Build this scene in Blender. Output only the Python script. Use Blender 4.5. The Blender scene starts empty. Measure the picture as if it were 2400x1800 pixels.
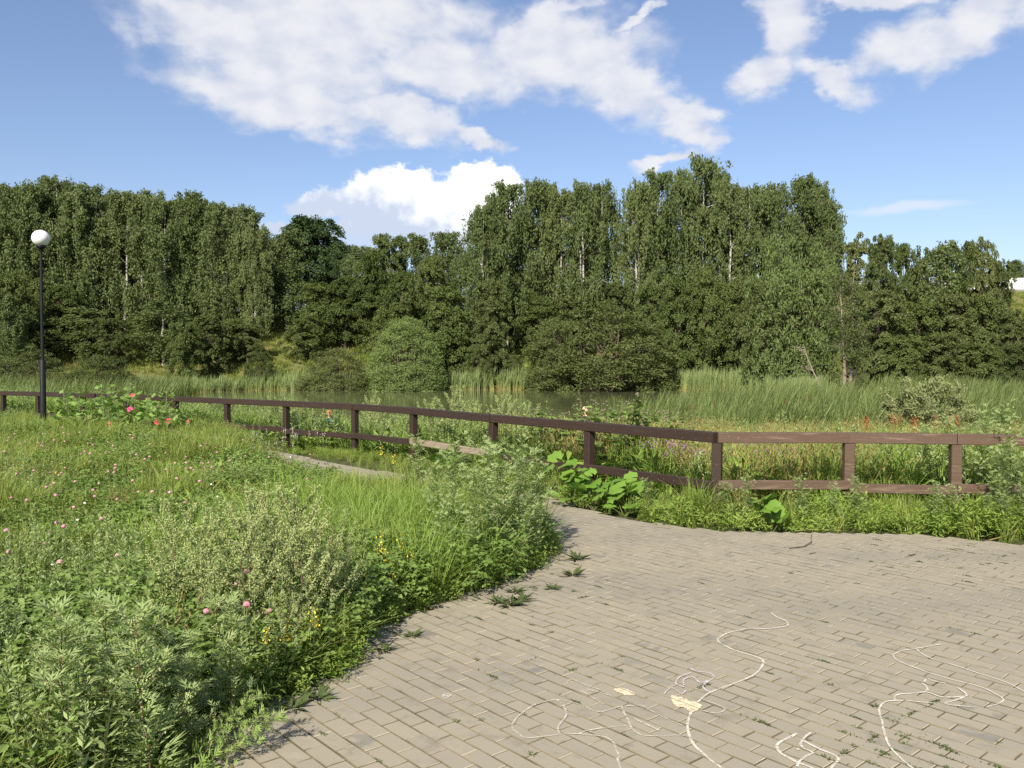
import bpy, bmesh, math, random
import numpy as np
from mathutils import Vector, Matrix, Euler

SC = bpy.context.scene
COL = SC.collection
R = math.radians

# ------------------------------------------------------------------ camera
EYE = 1.70
cam_data = bpy.data.cameras.new('camera')
cam = bpy.data.objects.new('camera', cam_data)
COL.objects.link(cam)
cam.location = (0, 0, EYE)
cam.rotation_euler = (R(90) - math.atan(52 / 2000), 0, 0)
cam_data.sensor_width = 36
cam_data.lens = 30
cam_data.clip_start = 0.05
cam_data.clip_end = 9000
SC.camera = cam

# ------------------------------------------------------------------ light
SUN_AZ, SUN_EL = R(-160), R(38)          # azimuth from +Y towards +X: behind the camera, a little left
sdir = Vector((math.sin(SUN_AZ) * math.cos(SUN_EL), math.cos(SUN_AZ) * math.cos(SUN_EL), math.sin(SUN_EL)))
sd = bpy.data.lights.new('sun', 'SUN')
sd.energy = 5.0
sd.angle = R(0.55)
sd.color = (1.0, 0.92, 0.79)
sun = bpy.data.objects.new('sun', sd)
COL.objects.link(sun)
sun.rotation_euler = sdir.to_track_quat('Z', 'Y').to_euler()
sun.location = (-20, -60, 60)

SC.view_settings.view_transform = 'Standard'
SC.view_settings.look = 'None'
SC.view_settings.exposure = 0.66
SC.view_settings.gamma = 1.0
SC.view_settings.use_curve_mapping = False
SC.render.engine = 'CYCLES'
SC.cycles.max_bounces = 8
SC.cycles.diffuse_bounces = 3
SC.cycles.glossy_bounces = 3
SC.cycles.transmission_bounces = 4
SC.cycles.transparent_max_bounces = 6
SC.cycles.use_denoising = False
SC.cycles.sample_clamp_indirect = 6


class NT:
    """short hand for building node trees"""
    def __init__(s, tree):
        s.t = tree
        tree.nodes.clear()

    def n(s, kind, **kw):
        nd = s.t.nodes.new(kind)
        for k, v in kw.items():
            setattr(nd, k, v)
        return nd

    def put(s, sock, v):
        if v is None:
            return
        if isinstance(v, bpy.types.NodeSocket):
            s.t.links.new(v, sock)
        else:
            sock.default_value = v

    def math(s, op, a, b=None, c=None, clamp=False):
        nd = s.n('ShaderNodeMath', operation=op, use_clamp=clamp)
        for i, v in enumerate((a, b, c)):
            s.put(nd.inputs[i], v)
        return nd.outputs[0]

    def vmath(s, op, a, b=None):
        nd = s.n('ShaderNodeVectorMath', operation=op)
        s.put(nd.inputs[0], a)
        if b is not None:
            s.put(nd.inputs[1], b)
        return nd.outputs['Value'] if op in ('LENGTH', 'DOT_PRODUCT') else nd.outputs[0]

    def noise(s, vec, scale, detail=3, rough=0.5, dist=0.0, out=0):
        nd = s.n('ShaderNodeTexNoise')
        s.put(nd.inputs['Vector'], vec)
        nd.inputs['Scale'].default_value = scale
        nd.inputs['Detail'].default_value = detail
        nd.inputs['Roughness'].default_value = rough
        nd.inputs['Distortion'].default_value = dist
        return nd.outputs[out]

    def ramp(s, fac, *stops, mode='LINEAR'):
        nd = s.n('ShaderNodeValToRGB')
        nd.color_ramp.interpolation = mode
        el = nd.color_ramp.elements
        while len(el) < len(stops):
            el.new(0.5)
        for e, (p, c) in zip(el, stops):
            e.position = p
            e.color = c if len(c) == 4 else (*c, 1)
        s.put(nd.inputs[0], fac)
        return nd.outputs[0]

    def maprange(s, v, a, b, c=0.0, d=1.0, smooth=True):
        nd = s.n('ShaderNodeMapRange')
        nd.interpolation_type = 'SMOOTHSTEP' if smooth else 'LINEAR'
        s.put(nd.inputs[0], v)
        for i, x in zip((1, 2, 3, 4), (a, b, c, d)):
            s.put(nd.inputs[i], x)
        return nd.outputs[0]

    def mix(s, fac, a, b, kind='MIX'):
        nd = s.n('ShaderNodeMix', data_type='RGBA', blend_type=kind)
        s.put(nd.inputs[0], fac)
        for sock, v in ((nd.inputs[6], a), (nd.inputs[7], b)):
            if isinstance(v, tuple) and len(v) == 3:
                v = (*v, 1)
            s.put(sock, v)
        return nd.outputs[2]

    def mapping(s, vec, loc=(0, 0, 0), rot=(0, 0, 0), scale=(1, 1, 1), kind='POINT'):
        nd = s.n('ShaderNodeMapping', vector_type=kind)
        s.put(nd.inputs[0], vec)
        nd.inputs[1].default_value = loc
        nd.inputs[2].default_value = rot
        nd.inputs[3].default_value = scale
        return nd.outputs[0]

    def link(s, a, b):
        s.t.links.new(a, b)


# ------------------------------------------------------------------ sky
world = bpy.data.worlds.new('World')
SC.world = world
world.use_nodes = True
w = NT(world.node_tree)
tc = w.n('ShaderNodeTexCoord').outputs['Generated']
sky = w.n('ShaderNodeTexSky', sky_type='NISHITA')
sky.sun_disc = False
sky.sun_elevation = SUN_EL
sky.sun_rotation = SUN_AZ
sky.altitude = 150
sky.air_density = 1.0
sky.dust_density = 1.3
sky.ozone_density = 1.5
sep = w.n('ShaderNodeSeparateXYZ')
w.link(tc, sep.inputs[0])
az = w.math('MULTIPLY', w.math('ARCTAN2', sep.outputs[0], sep.outputs[1]), 57.2958)
el = w.math('MULTIPLY', w.math('ARCSINE', sep.outputs[2]), 57.2958)
cxy = w.n('ShaderNodeCombineXYZ')
w.link(az, cxy.inputs[0])
w.link(el, cxy.inputs[1])
P0 = cxy.outputs[0]
st = w.mapping(P0, scale=(0.62, 1.0, 1.0))
n1 = w.noise(st, 0.42, 5, 0.55, out=1)
n2 = w.noise(st, 1.5, 6, 0.6, out=1)


def warped(a1, a2):
    d1 = w.vmath('MULTIPLY', w.vmath('SUBTRACT', n1, (0.5, 0.5, 0.5)), (a1, a1 * 0.7, 0))
    d2 = w.vmath('MULTIPLY', w.vmath('SUBTRACT', n2, (0.5, 0.5, 0.5)), (a2, a2, 0))
    return w.vmath('ADD', P0, w.vmath('ADD', d1, d2))


def blobs(vec, rows):
    out = None
    for (a, e, ra, re, rot) in rows:
        ln = w.vmath('LENGTH', w.mapping(vec, (a, e, 0), (0, 0, R(rot)), (ra, re, 1), 'TEXTURE'))
        f = w.math('SUBTRACT', 1.0, ln)
        out = f if out is None else w.math('SMOOTH_MAX', out, f, 0.25)
    return out


HIGH = [(-12.0, 21.2, 13.0, 3.4, 0), (-19.0, 19.8, 6.5, 2.2, -8), (-14.0, 18.2, 8.5, 2.4, -8), (-15.0, 16.2, 8.4, 2.2, -10), (-7.0, 15.6, 4.6, 1.6, -14), (-4.0, 18.6, 6.0, 2.2, -8),
        (-2.2, 14.6, 2.6, 0.6, -16), (3.0, 19.6, 7.4, 3.1, 0), (6.6, 18.0, 5.6, 2.4, -22), (11.2, 16.0, 2.8, 1.2, -30),
        (12.0, 14.6, 2.3, 1.2, -20), (10.0, 13.2, 2.0, 0.6, 10), (1.5, 21.5, 5.5, 0.9, 20), (8.6, 21.6, 2.2, 0.5, 30),
        (16.4, 17.6, 2.4, 1.7, 35), (17.6, 20.4, 1.9, 2.8, 25), (20.6, 17.0, 2.9, 1.1, -28), (24.2, 18.3, 3.2, 1.7, 10),
        (28.2, 19.4, 5.6, 2.1, 28), (22.5, 21.2, 4.2, 1.0, 0), (33.5, 20.5, 5.0, 1.8, 20)]
CUMU = [(-7.5, 10.4, 4.6, 2.5, 4), (-2.2, 11.3, 2.6, 2.0, 0), (-4.0, 9.2, 3.4, 2.9, 0), (-12.6, 10.1, 2.6, 1.0, 8), (-0.9, 11.4, 1.9, 1.9, 0),
        (-1.4, 9.4, 2.0, 2.4, 0), (-10.2, 9.0, 1.8, 0.8, 0), (-8.5, 8.0, 6.5, 1.1, 0), (-15.5, 8.6, 1.8, 0.5, 0)]
fb = w.noise(st, 0.62, 4.5, 0.48, 0.1)
fb2 = w.noise(P0, 0.9, 8, 0.6)
hi = w.math('ADD', blobs(warped(4.2, 1.3), HIGH), w.math('MULTIPLY', w.math('SUBTRACT', fb, 0.42), 0.85))
d_hi = w.math('MULTIPLY', w.maprange(hi, -0.06, 0.62), 0.92)
cu = w.math('ADD', blobs(warped(1.5, 1.3), CUMU), w.math('MULTIPLY', w.math('SUBTRACT', fb2, 0.5), 0.7))
d_cu = w.maprange(cu, 0.0, 0.26)
strip = w.maprange(blobs(warped(1.5, 0.3), [(24.6, 9.2, 4.6, 0.42, 2)]), 0.0, 0.8)
# the same fair-weather cloud goes on all round, above and behind the view
gen = w.noise(w.mapping(tc, scale=(1.0, 1.0, 2.2)), 2.6, 8, 0.58, 0.2)
away = w.math('MAXIMUM', w.maprange(w.math('ABSOLUTE', az), 38.0, 52.0), w.maprange(el, 24.0, 32.0))
d_gen = w.math('MULTIPLY', w.math('MULTIPLY', w.maprange(gen, 0.53, 0.66), away), w.maprange(el, 1.0, 8.0))
d_hi = w.math('MAXIMUM', d_hi, w.math('MULTIPLY', d_gen, 0.85))
# cloud tones (sky units: multiplied by the background strength)
fbs = w.noise(w.vmath('ADD', st, (0.55, 0.75, 0)), 0.62, 4.5, 0.48, 0.1)
rel = w.math('SUBTRACT', fb, fbs)
tone_hi = w.maprange(w.math('ADD', w.math('MULTIPLY', rel, 1.5), w.math('MULTIPLY', hi, 0.35)), -0.45, 0.75)
c_hi = w.mix(tone_hi, (3.9, 4.15, 4.85), (5.35, 5.35, 5.5))
fbc = w.noise(w.vmath('ADD', P0, (-0.5, 0.6, 0)), 0.55, 6, 0.55)
relc = w.math('SUBTRACT', w.noise(P0, 0.55, 6, 0.55), fbc)
right = w.maprange(w.math('ADD', az, w.math('MULTIPLY', el, 0.9)), -1.5, 7.0)
tone_cu = w.math('ADD', w.math('MULTIPLY', relc, 1.8), w.math('ADD', right, w.maprange(el, 8.5, 12.4, -0.35, 0.55)), clamp=True)
c_cu = w.mix(tone_cu, (3.7, 4.2, 5.2), (7.8, 7.7, 7.4))
skyc = w.mix(1.0, sky.outputs[0], (0.86, 0.85, 0.93), 'MULTIPLY')
c = w.mix(w.math('MULTIPLY', strip, 0.75), skyc, (4.6, 5.0, 5.7))
c = w.mix(d_hi, c, c_hi)
c = w.mix(w.math('MULTIPLY', d_cu, w.maprange(el, 6.5, 8.8)), c, c_cu)
bg = w.n('ShaderNodeBackground')
w.link(c, bg.inputs[0])
bg.inputs[1].default_value = 0.108
wo = w.n('ShaderNodeOutputWorld')
w.link(bg.outputs[0], wo.inputs[0])
world.cycles.sampling_method = 'MANUAL'
world.cycles.sample_map_resolution = 512


# ------------------------------------------------------------------ helpers
def mat(name):
    m = bpy.data.materials.new(name)
    m.use_nodes = True
    return m, NT(m.node_tree)


def finish(t, shader, disp=None):
    o = t.n('ShaderNodeOutputMaterial')
    t.link(shader, o.inputs[0])


def principled(t, color, rough=0.7, spec=0.3, normal=None, metallic=0.0):
    p = t.n('ShaderNodeBsdfPrincipled')
    if isinstance(color, tuple) and len(color) == 3:
        color = (*color, 1)
    t.put(p.inputs['Base Color'], color)
    t.put(p.inputs['Roughness'], rough)
    t.put(p.inputs['Specular IOR Level'], spec)
    t.put(p.inputs['Metallic'], metallic)
    if normal is not None:
        t.link(normal, p.inputs['Normal'])
    return p.outputs[0]


def bump(t, h, strength=0.5, dist=0.02):
    b = t.n('ShaderNodeBump')
    b.inputs['Strength'].default_value = strength
    b.inputs['Distance'].default_value = dist
    t.link(h, b.inputs['Height'])
    return b.outputs[0]


def leaf_mat(name, *cols, trans=0.35, rough=0.5, spec=0.25, under=None, obj_var=0.5, gain=1.15):
    """leaf: colour runs over the given tones by leaf (attribute) and by plant (object random)"""
    m, t = mat(name)
    a = t.n('ShaderNodeAttribute', attribute_name='tone').outputs['Fac']
    r = t.n('ShaderNodeObjectInfo').outputs['Random']
    f = t.math('ADD', t.math('MULTIPLY', a, 1 - obj_var), t.math('MULTIPLY', r, obj_var))
    cols = [tuple(v * gain for v in c_) for c_ in cols]
    k = len(cols)
    col = t.ramp(f, *[(i / max(1, k - 1), cc) for i, cc in enumerate(cols)])
    geo = t.n('ShaderNodeNewGeometry')
    if under is not None:
        col = t.mix(t.math('MULTIPLY', geo.outputs['Backfacing'], 0.6), col, under)
    p = principled(t, col, rough + 0.06, spec * 0.55)
    tr = t.n('ShaderNodeBsdfTranslucent')
    t.link(t.mix(1.0, col, (1.15, 1.2, 0.55), 'MULTIPLY'), tr.inputs[0])
    mx = t.n('ShaderNodeMixShader')
    mx.inputs[0].default_value = trans * 0.72
    t.link(p, mx.inputs[1])
    t.link(tr.outputs[0], mx.inputs[2])
    finish(t, mx.outputs[0])
    return m


class G:
    """collects faces into one mesh; tone is a number per vertex"""
    def __init__(s):
        s.V, s.F, s.T, s.n = [], [], [], 0

    def add(s, V, F, m=0, tone=0.5):
        V = np.asarray(V, float).reshape(-1, 3)
        F = np.asarray(F, int)
        s.V.append(V)
        s.F.append((F + s.n, m))
        s.T.append(np.broadcast_to(np.asarray(tone, float), (len(V),)))
        s.n += len(V)
        return s

    def mesh(s, name, mats, smooth=False):
        me = bpy.data.meshes.new(name)
        V = np.concatenate(s.V)
        me.vertices.add(len(V))
        me.vertices.foreach_set('co', V.astype(np.float32).ravel())
        li = np.concatenate([f.ravel() for f, m in s.F])
        sz = np.concatenate([np.full(len(f), f.shape[1]) for f, m in s.F])
        mi = np.concatenate([np.full(len(f), m) for f, m in s.F])
        me.loops.add(len(li))
        me.loops.foreach_set('vertex_index', li.astype(np.int32))
        me.polygons.add(len(sz))
        me.polygons.foreach_set('loop_start', np.concatenate([[0], np.cumsum(sz)[:-1]]).astype(np.int32))
        me.polygons.foreach_set('material_index', mi.astype(np.int32))
        me.polygons.foreach_set('use_smooth', np.full(len(sz), smooth))
        at = me.attributes.new('tone', 'FLOAT', 'POINT')
        at.data.foreach_set('value', np.concatenate(s.T).astype(np.float32))
        for m in mats:
            me.materials.append(m)
        me.update(calc_edges=True)
        return me


def link(name, data, parent=None, loc=(0, 0, 0), rot=(0, 0, 0), scale=(1, 1, 1)):
    o = bpy.data.objects.new(name, data)
    COL.objects.link(o)
    o.location = loc
    o.rotation_euler = rot
    o.scale = scale
    if parent is not None:
        o.parent = parent
    return o


def tag(o, label=None, cat=None, group=None, kind=None):
    for k, v in (('label', label), ('category', cat), ('group', group), ('kind', kind)):
        if v:
            o[k] = v
    return o


def thing(name, label, cat, loc=(0, 0, 0), rotz=0, group=None, scale=(1, 1, 1)):
    return tag(link(name, None, None, loc, (0, 0, rotz), scale), label, cat, group)


def copy_tree(o, parent=None):
    c = o.copy()
    COL.objects.link(c)
    if parent is not None:
        c.parent = parent
        c.matrix_parent_inverse = o.matrix_parent_inverse
    for ch in list(o.children):
        copy_tree(ch, c)
    return c


def tube(pts, rad, sides=6, cap=True):
    pts = np.asarray(pts, float)
    n = len(pts)
    rad = np.broadcast_to(np.asarray(rad, float), (n,))
    tg = np.gradient(pts, axis=0)
    tg /= np.linalg.norm(tg, axis=1)[:, None] + 1e-9
    ref = np.array([0, 0, 1.0]) if abs(tg[:, 2]).mean() < 0.8 else np.array([1.0, 0, 0])
    u = np.cross(tg, ref)
    u /= np.linalg.norm(u, axis=1)[:, None] + 1e-9
    v = np.cross(tg, u)
    a = np.arange(sides) / sides * 2 * math.pi
    V = pts[:, None, :] + rad[:, None, None] * (np.cos(a)[None, :, None] * u[:, None, :] + np.sin(a)[None, :, None] * v[:, None, :])
    i = np.arange(n - 1)[:, None] * sides
    j = np.arange(sides)[None, :]
    j2 = (j + 1) % sides
    F = np.stack([i + j, i + j2, i + sides + j2, i + sides + j], -1).reshape(-1, 4)
    return V.reshape(-1, 3), F


def box(x0, x1, y0, y1, z0, z1, bev=0.0):
    """box, its long edges chamfered by bev (a cage of 3 rings)"""
    if bev <= 0:
        V = [(x, y, z) for z in (z0, z1) for (x, y) in ((x0, y0), (x1, y0), (x1, y1), (x0, y1))]
        F = [(3, 2, 1, 0), (4, 5, 6, 7), (0, 1, 5, 4), (1, 2, 6, 5), (2, 3, 7, 6), (3, 0, 4, 7)]
        return np.array(V), np.array(F)
    b = bev
    V, F = [], []
    prof = [(y0 + b, z0), (y1 - b, z0), (y1, z0 + b), (y1, z1 - b), (y1 - b, z1), (y0 + b, z1), (y0, z1 - b), (y0, z0 + b)]
    for x in (x0, x1):
        V += [(x, p, q) for p, q in prof]
    F = [(i, (i + 1) % 8, 8 + (i + 1) % 8, 8 + i) for i in range(8)]
    return np.array(V), np.array(F)


def box_caps():
    return np.array([[7, 6, 5, 4, 3, 2, 1, 0], [8, 9, 10, 11, 12, 13, 14, 15]])


def lathe(prof, sides=20):
    prof = np.asarray(prof, float)
    a = np.arange(sides) / sides * 2 * math.pi
    V = np.stack([prof[:, None, 0] * np.cos(a), prof[:, None, 0] * np.sin(a), np.broadcast_to(prof[:, None, 1], (len(prof), sides))], -1)
    i = np.arange(len(prof) - 1)[:, None] * sides
    j = np.arange(sides)[None, :]
    j2 = (j + 1) % sides
    return V.reshape(-1, 3), np.stack([i + j, i + j2, i + sides + j2, i + sides + j], -1).reshape(-1, 4)


def unit(v):
    return v / (np.linalg.norm(v, axis=-1, keepdims=True) + 1e-9)


def leaves(C, D, N, L, W, bend=0.0):
    """rhombic leaves: centre C, long axis D, rough normal N, length L, width W"""
    C, D, N = (np.atleast_2d(x) for x in (C, D, N))
    D = unit(D)
    S = unit(np.cross(N, D))
    Nn = np.cross(D, S)
    L = np.broadcast_to(np.asarray(L, float), (len(C),))[:, None]
    W = np.broadcast_to(np.asarray(W, float), (len(C),))[:, None]
    V = np.stack([C - D * L * 0.5, C + S * W * 0.5 - D * L * 0.08 + Nn * bend * W, C + D * L * 0.5 - Nn * bend * L * 0.5, C - S * W * 0.5 - D * L * 0.08 + Nn * bend * W], 1)
    F = np.arange(len(C) * 4).reshape(-1, 4)
    return V.reshape(-1, 3), F


def pip(P, poly):
    P = np.asarray(P)
    x, y = P[:, 0], P[:, 1]
    inside = np.zeros(len(P), bool)
    q = np.asarray(poly)
    j = len(q) - 1
    for i in range(len(q)):
        c = ((q[i, 1] > y) != (q[j, 1] > y)) & (x < (q[j, 0] - q[i, 0]) * (y - q[i, 1]) / (q[j, 1] - q[i, 1] + 1e-12) + q[i, 0])
        inside ^= c
        j = i
    return inside


def sstep(a, b, x):
    t = np.clip((x - a) / (b - a), 0, 1)
    return t * t * (3 - 2 * t)


def vnoise(x, y, seed=0, freq=1.0):
    """value noise on a lattice, about 0..1"""
    x = np.asarray(x, float) * freq + 500.3
    y = np.asarray(y, float) * freq + 500.7
    xi, yi = np.floor(x).astype(int), np.floor(y).astype(int)
    fx, fy = x - xi, y - yi
    fx, fy = fx * fx * (3 - 2 * fx), fy * fy * (3 - 2 * fy)

    def h(a, b):
        v = np.sin(a * 127.1 + b * 311.7 + seed * 74.7) * 43758.5453
        return v - np.floor(v)
    return (h(xi, yi) * (1 - fx) + h(xi + 1, yi) * fx) * (1 - fy) + (h(xi, yi + 1) * (1 - fx) + h(xi + 1, yi + 1) * fx) * fy

# ------------------------------------------------------------------ the lie of the land
FENCE = [(-17.6, 25.2), (-15.9, 24.3), (-13.9, 23.3), (-12.6, 22.7), (-10.96, 21.8), (-9.46, 20.9), (-7.8, 19.75), (-6.2, 18.55), (-4.64, 17.5),
         (-3.0, 16.25), (-1.72, 14.9), (-0.29, 12.9), (1.02, 11.3), (2.32, 9.64), (3.80, 9.62), (4.92, 9.45), (6.3, 9.25), (7.8, 9.0)]
PAVE = [(-1.7, -3), (9, -3), (9, 7.5), (6.2, 7.75), (4.78, 7.92), (3.9, 8.42), (2.74, 8.5), (1.84, 8.62), (1.0, 9.5), (0.3, 11.0), (-1.36, 12.5),
        (-2.8, 14.1), (-4.6, 16.3), (-5.4, 15.5), (-3.5, 13.2), (-2.0, 11.4), (-0.3, 9.7), (0.3, 8.6), (0.33, 7.6), (0.1, 6.85), (-0.42, 6.15),
        (-0.8, 5.6), (-0.95, 5.0), (-1.02, 4.5), (-1.3, 4.2), (-1.42, 3.8), (-1.55, 3.4)]
POND_Z = -1.50


def beyond_fence(x, y):
    e1 = (x - 2.32) * 0.643 + (y - 9.64) * 0.766
    return np.minimum(e1, y - 9.6 + 0.12 * np.maximum(x - 3.5, 0))


def pond_out(x, y):
    wob = 1.2 * (vnoise(x, y, 3, 0.16) - 0.5)
    r = ((np.abs(x + 4) / 31.0) ** 4 + (np.abs(y - 67.5) / 29.5) ** 4) ** 0.25
    return (r - 1) * 28 + wob


def ground_z(x, y):
    x, y = np.asarray(x, float), np.asarray(y, float)
    e, s = beyond_fence(x, y), pond_out(x, y)
    near = -1.42 * sstep(0.4, 9.5, e) - 0.05 * sstep(10, 24, e)
    s2 = y - 97.5 + 1.2 * (vnoise(x, y, 3, 0.16) - 0.5)
    far = np.interp(s2, [-8, 0, 2, 6, 10, 21, 26, 45, 80, 400], [-1.48, -1.48, -1.3, 0.3, 1.9, 6.0, 7.8, 10.2, 12.0, 14.0])
    far = far + 3.6 * sstep(52, 68, x) * sstep(104, 126, y)
    wt = sstep(62, 97, y)
    z = near * (1 - wt) + far * wt
    z = z + 0.10 * (vnoise(x, y, 1, 0.5) - 0.5) * sstep(0.5, 4, e) + 0.5 * (vnoise(x, y, 2, 0.07) - 0.5) * sstep(96, 115, y)
    sh = sstep(4, -5, s)
    z = z * (1 - sh) + (-2.7) * sh
    back = sstep(1.5, 40, -e) * sstep(20, 120, np.hypot(x, y))
    return z + 0.0 * back


# ground: one sheet to the horizon
def axis(a, b, fine0, fine1, step, grow=1.14):
    v = list(np.arange(fine0, fine1 + step * 0.5, step))
    s = step
    while v[-1] < b:
        s *= grow
        v.append(v[-1] + s)
    s = step
    while v[0] > a:
        s *= grow
        v.insert(0, v[0] - s)
    return np.array(v)


gx, gy = axis(-4000, 4000, -40, 40, 0.7), axis(-2500, 5000, -4, 110, 0.7)
XX, YY = np.meshgrid(gx, gy)
ZZ = ground_z(XX, YY)
inpave = pip(np.stack([XX.ravel(), YY.ravel()], 1), PAVE).reshape(XX.shape)
ZZ = np.where(beyond_fence(XX, YY) < 0.2, -0.045, ZZ - 0.02)
nx, ny = len(gx), len(gy)
ii = (np.arange(ny - 1)[:, None] * nx + np.arange(nx - 1)[None, :]).ravel()
gm = G()
gm.add(np.stack([XX, YY, ZZ], -1).reshape(-1, 3), np.stack([ii, ii + 1, ii + nx + 1, ii + nx], -1))
m, t = mat('soil_and_turf')
pos = t.n('ShaderNodeNewGeometry').outputs['Position']
a = t.noise(pos, 0.22, 5, 0.6)
b = t.noise(pos, 2.6, 4, 0.65)
green = t.mix(a, (0.045, 0.075, 0.018), (0.105, 0.115, 0.035))
sepp = t.n('ShaderNodeSeparateXYZ')
t.link(pos, sepp.inputs[0])
farw = t.maprange(sepp.outputs[1], 85, 100)
dry = t.mix(t.maprange(a, 0.4, 0.6), (0.105, 0.135, 0.036), (0.155, 0.150, 0.050))
green = t.mix(farw, green, dry)
soil = t.mix(t.maprange(b, 0.45, 0.7), green, (0.07, 0.052, 0.032))
finish(t, principled(t, soil, 0.95, 0.1, bump(t, b, 0.6, 0.05)))
MAT_SOIL = m
tag(link('ground', gm.mesh('ground', [m], True)), kind='structure')

# pond
m, t = mat('pond_water')
pos = t.n('ShaderNodeNewGeometry').outputs['Position']
h = t.noise(t.mapping(pos, scale=(0.7, 2.2, 1)), 2.2, 3, 0.6)
finish(t, principled(t, (0.115, 0.130, 0.058), 0.05, 0.5, bump(t, h, 0.10, 0.02)))
wv, wf = [], []
N = 90
for k in range(N):
    th = k / N * 2 * math.pi
    c0, s0 = math.cos(th), math.sin(th)
    rr = (abs(c0) ** 4 + abs(s0) ** 4) ** -0.25
    wv.append((-4 + 33.5 * rr * c0, 67.5 + 32 * rr * s0, POND_Z))
g = G().add(wv, np.arange(N)[None, :])
tag(link('pond_water', g.mesh('pond_water', [m])), kind='structure')

# ------------------------------------------------------------------ pavement
m, t = mat('joint_sand')
pos = t.n('ShaderNodeNewGeometry').outputs['Position']
b = t.noise(pos, 9, 5, 0.65)
finish(t, principled(t, t.mix(t.maprange(b, 0.42, 0.62), (0.12, 0.102, 0.066), (0.06, 0.066, 0.03)), 0.95, 0.1, bump(t, t.noise(pos, 120, 2), 0.4, 0.004)))
MAT_SAND = m
sub = [p for p in PAVE]
pave = link('pavement', G().add([(x, y, -0.0075) for x, y in sub], np.arange(len(sub))[None, :]).mesh('pavement', [MAT_SAND]))
tag(pave, kind='structure')

m, t = mat('concrete_paver')
pos = t.n('ShaderNodeNewGeometry').outputs['Position']
tone = t.n('ShaderNodeAttribute', attribute_name='tone').outputs['Fac']
rnd = t.n('ShaderNodeObjectInfo').outputs['Random']
tn = t.math('FRACT', t.math('ADD', tone, rnd))
base = t.ramp(tn, (0.0, (0.274, 0.247, 0.187)), (0.35, (0.290, 0.260, 0.195)), (0.8, (0.300, 0.268, 0.200)), (1.0, (0.278, 0.252, 0.194)))
grey = t.maprange(t.noise(t.mapping(pos, rot=(0, 0, R(12)), scale=(0.35, 1.0, 1)), 0.62, 3, 0.5), 0.46, 0.66)
base = t.mix(t.math('MULTIPLY', grey, 0.75), base, (0.218, 0.202, 0.166))
mott = t.noise(pos, 6.5, 5, 0.65)
base = t.mix(t.math('MULTIPLY', t.maprange(mott, 0.52, 0.72), 0.55), base, (0.165, 0.148, 0.115))
stain = t.noise(t.mapping(pos, rot=(0, 0, R(-40)), scale=(1, 1.8, 1)), 2.1, 6, 0.7)
base = t.mix(t.math('MULTIPLY', t.maprange(stain, 0.56, 0.70), 0.45), base, (0.175, 0.165, 0.125))
base = t.mix(t.math('MULTIPLY', t.maprange(stain, 0.40, 0.28), 0.35), base, (0.40, 0.36, 0.27))
blue = t.math('MULTIPLY', t.maprange(t.math('FRACT', t.math('MULTIPLY', tn, 7.31)), 0.965, 0.975), t.maprange(t.noise(pos, 8.0, 3, 0.5), 0.44, 0.58))
base = t.mix(t.math('MULTIPLY', blue, 0.5), base, (0.115, 0.118, 0.122))
fine = t.noise(pos, 190, 3, 0.7)
base = t.mix(t.maprange(fine, 0.35, 0.75, 0.0, 0.22), base, (0.38, 0.335, 0.245))
finish(t, principled(t, base, 0.88, 0.2, bump(t, t.math('ADD', fine, t.math('MULTIPLY', mott, 1.5)), 0.35, 0.003)))
MAT_BRICK = m
ang = R(-49.4)
BL, BW, JT = 0.1955, 0.0985, 0.0058
ca, sa = math.cos(ang), math.sin(ang)
O0 = np.array([-0.4552, 4.2168])
rng = np.random.default_rng(4)
cells = []
for j in range(-90, 110):
    for i in range(-70, 60):
        u, v = (i + (0.5 if j % 2 else 0.0) + 0.5 + 0.04 * math.sin(j * 1.7)) * BL, (j + 0.5) * BW
        cells.append((O0[0] + u * ca - v * sa, O0[1] + u * sa + v * ca))
cells = np.array(cells)
inner = pip(cells, PAVE)
inner &= (cells[:, 1] > 1.8) & (np.abs(cells[:, 0]) < 0.66 * cells[:, 1] + 3.2)
cells = cells[inner]


def brick_shape(l, wd, c=0.0028, dp=0.03):
    a, b = l / 2, wd / 2
    V = []
    for (x, y, z) in ((a, b, -dp), (a, b, -c), (a - c, b - c, 0.0)):
        V += [(-x, -y, z), (x, -y, z), (x, y, z), (-x, y, z)]
    F = []
    for k in (0, 4):
        F += [(k, k + 1, k + 5, k + 4), (k + 1, k + 2, k + 6, k + 5), (k + 2, k + 3, k + 7, k + 6), (k + 3, k, k + 4, k + 7)]
    F.append((8, 9, 10, 11))
    return np.array(V, float), np.array(F), [0, 1, 0, 2, 0, 1, 3, 1, 2, 0]


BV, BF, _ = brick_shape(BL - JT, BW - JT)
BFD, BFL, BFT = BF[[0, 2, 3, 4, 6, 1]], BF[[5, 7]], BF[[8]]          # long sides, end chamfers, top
fr = np.abs(cells[:, 0]) < 0.6 * (cells[:, 1] + 0.15)
order = np.argsort(np.where(fr, cells[:, 1] + 0.12 * np.abs(cells[:, 0]), 999))
vis_edge = cells[order, 1] > 3.40
order = np.concatenate([order[vis_edge], order[~vis_edge]])


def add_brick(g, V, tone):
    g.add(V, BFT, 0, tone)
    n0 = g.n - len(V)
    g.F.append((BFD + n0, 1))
    g.F.append((BFL + n0, 2))


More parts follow.
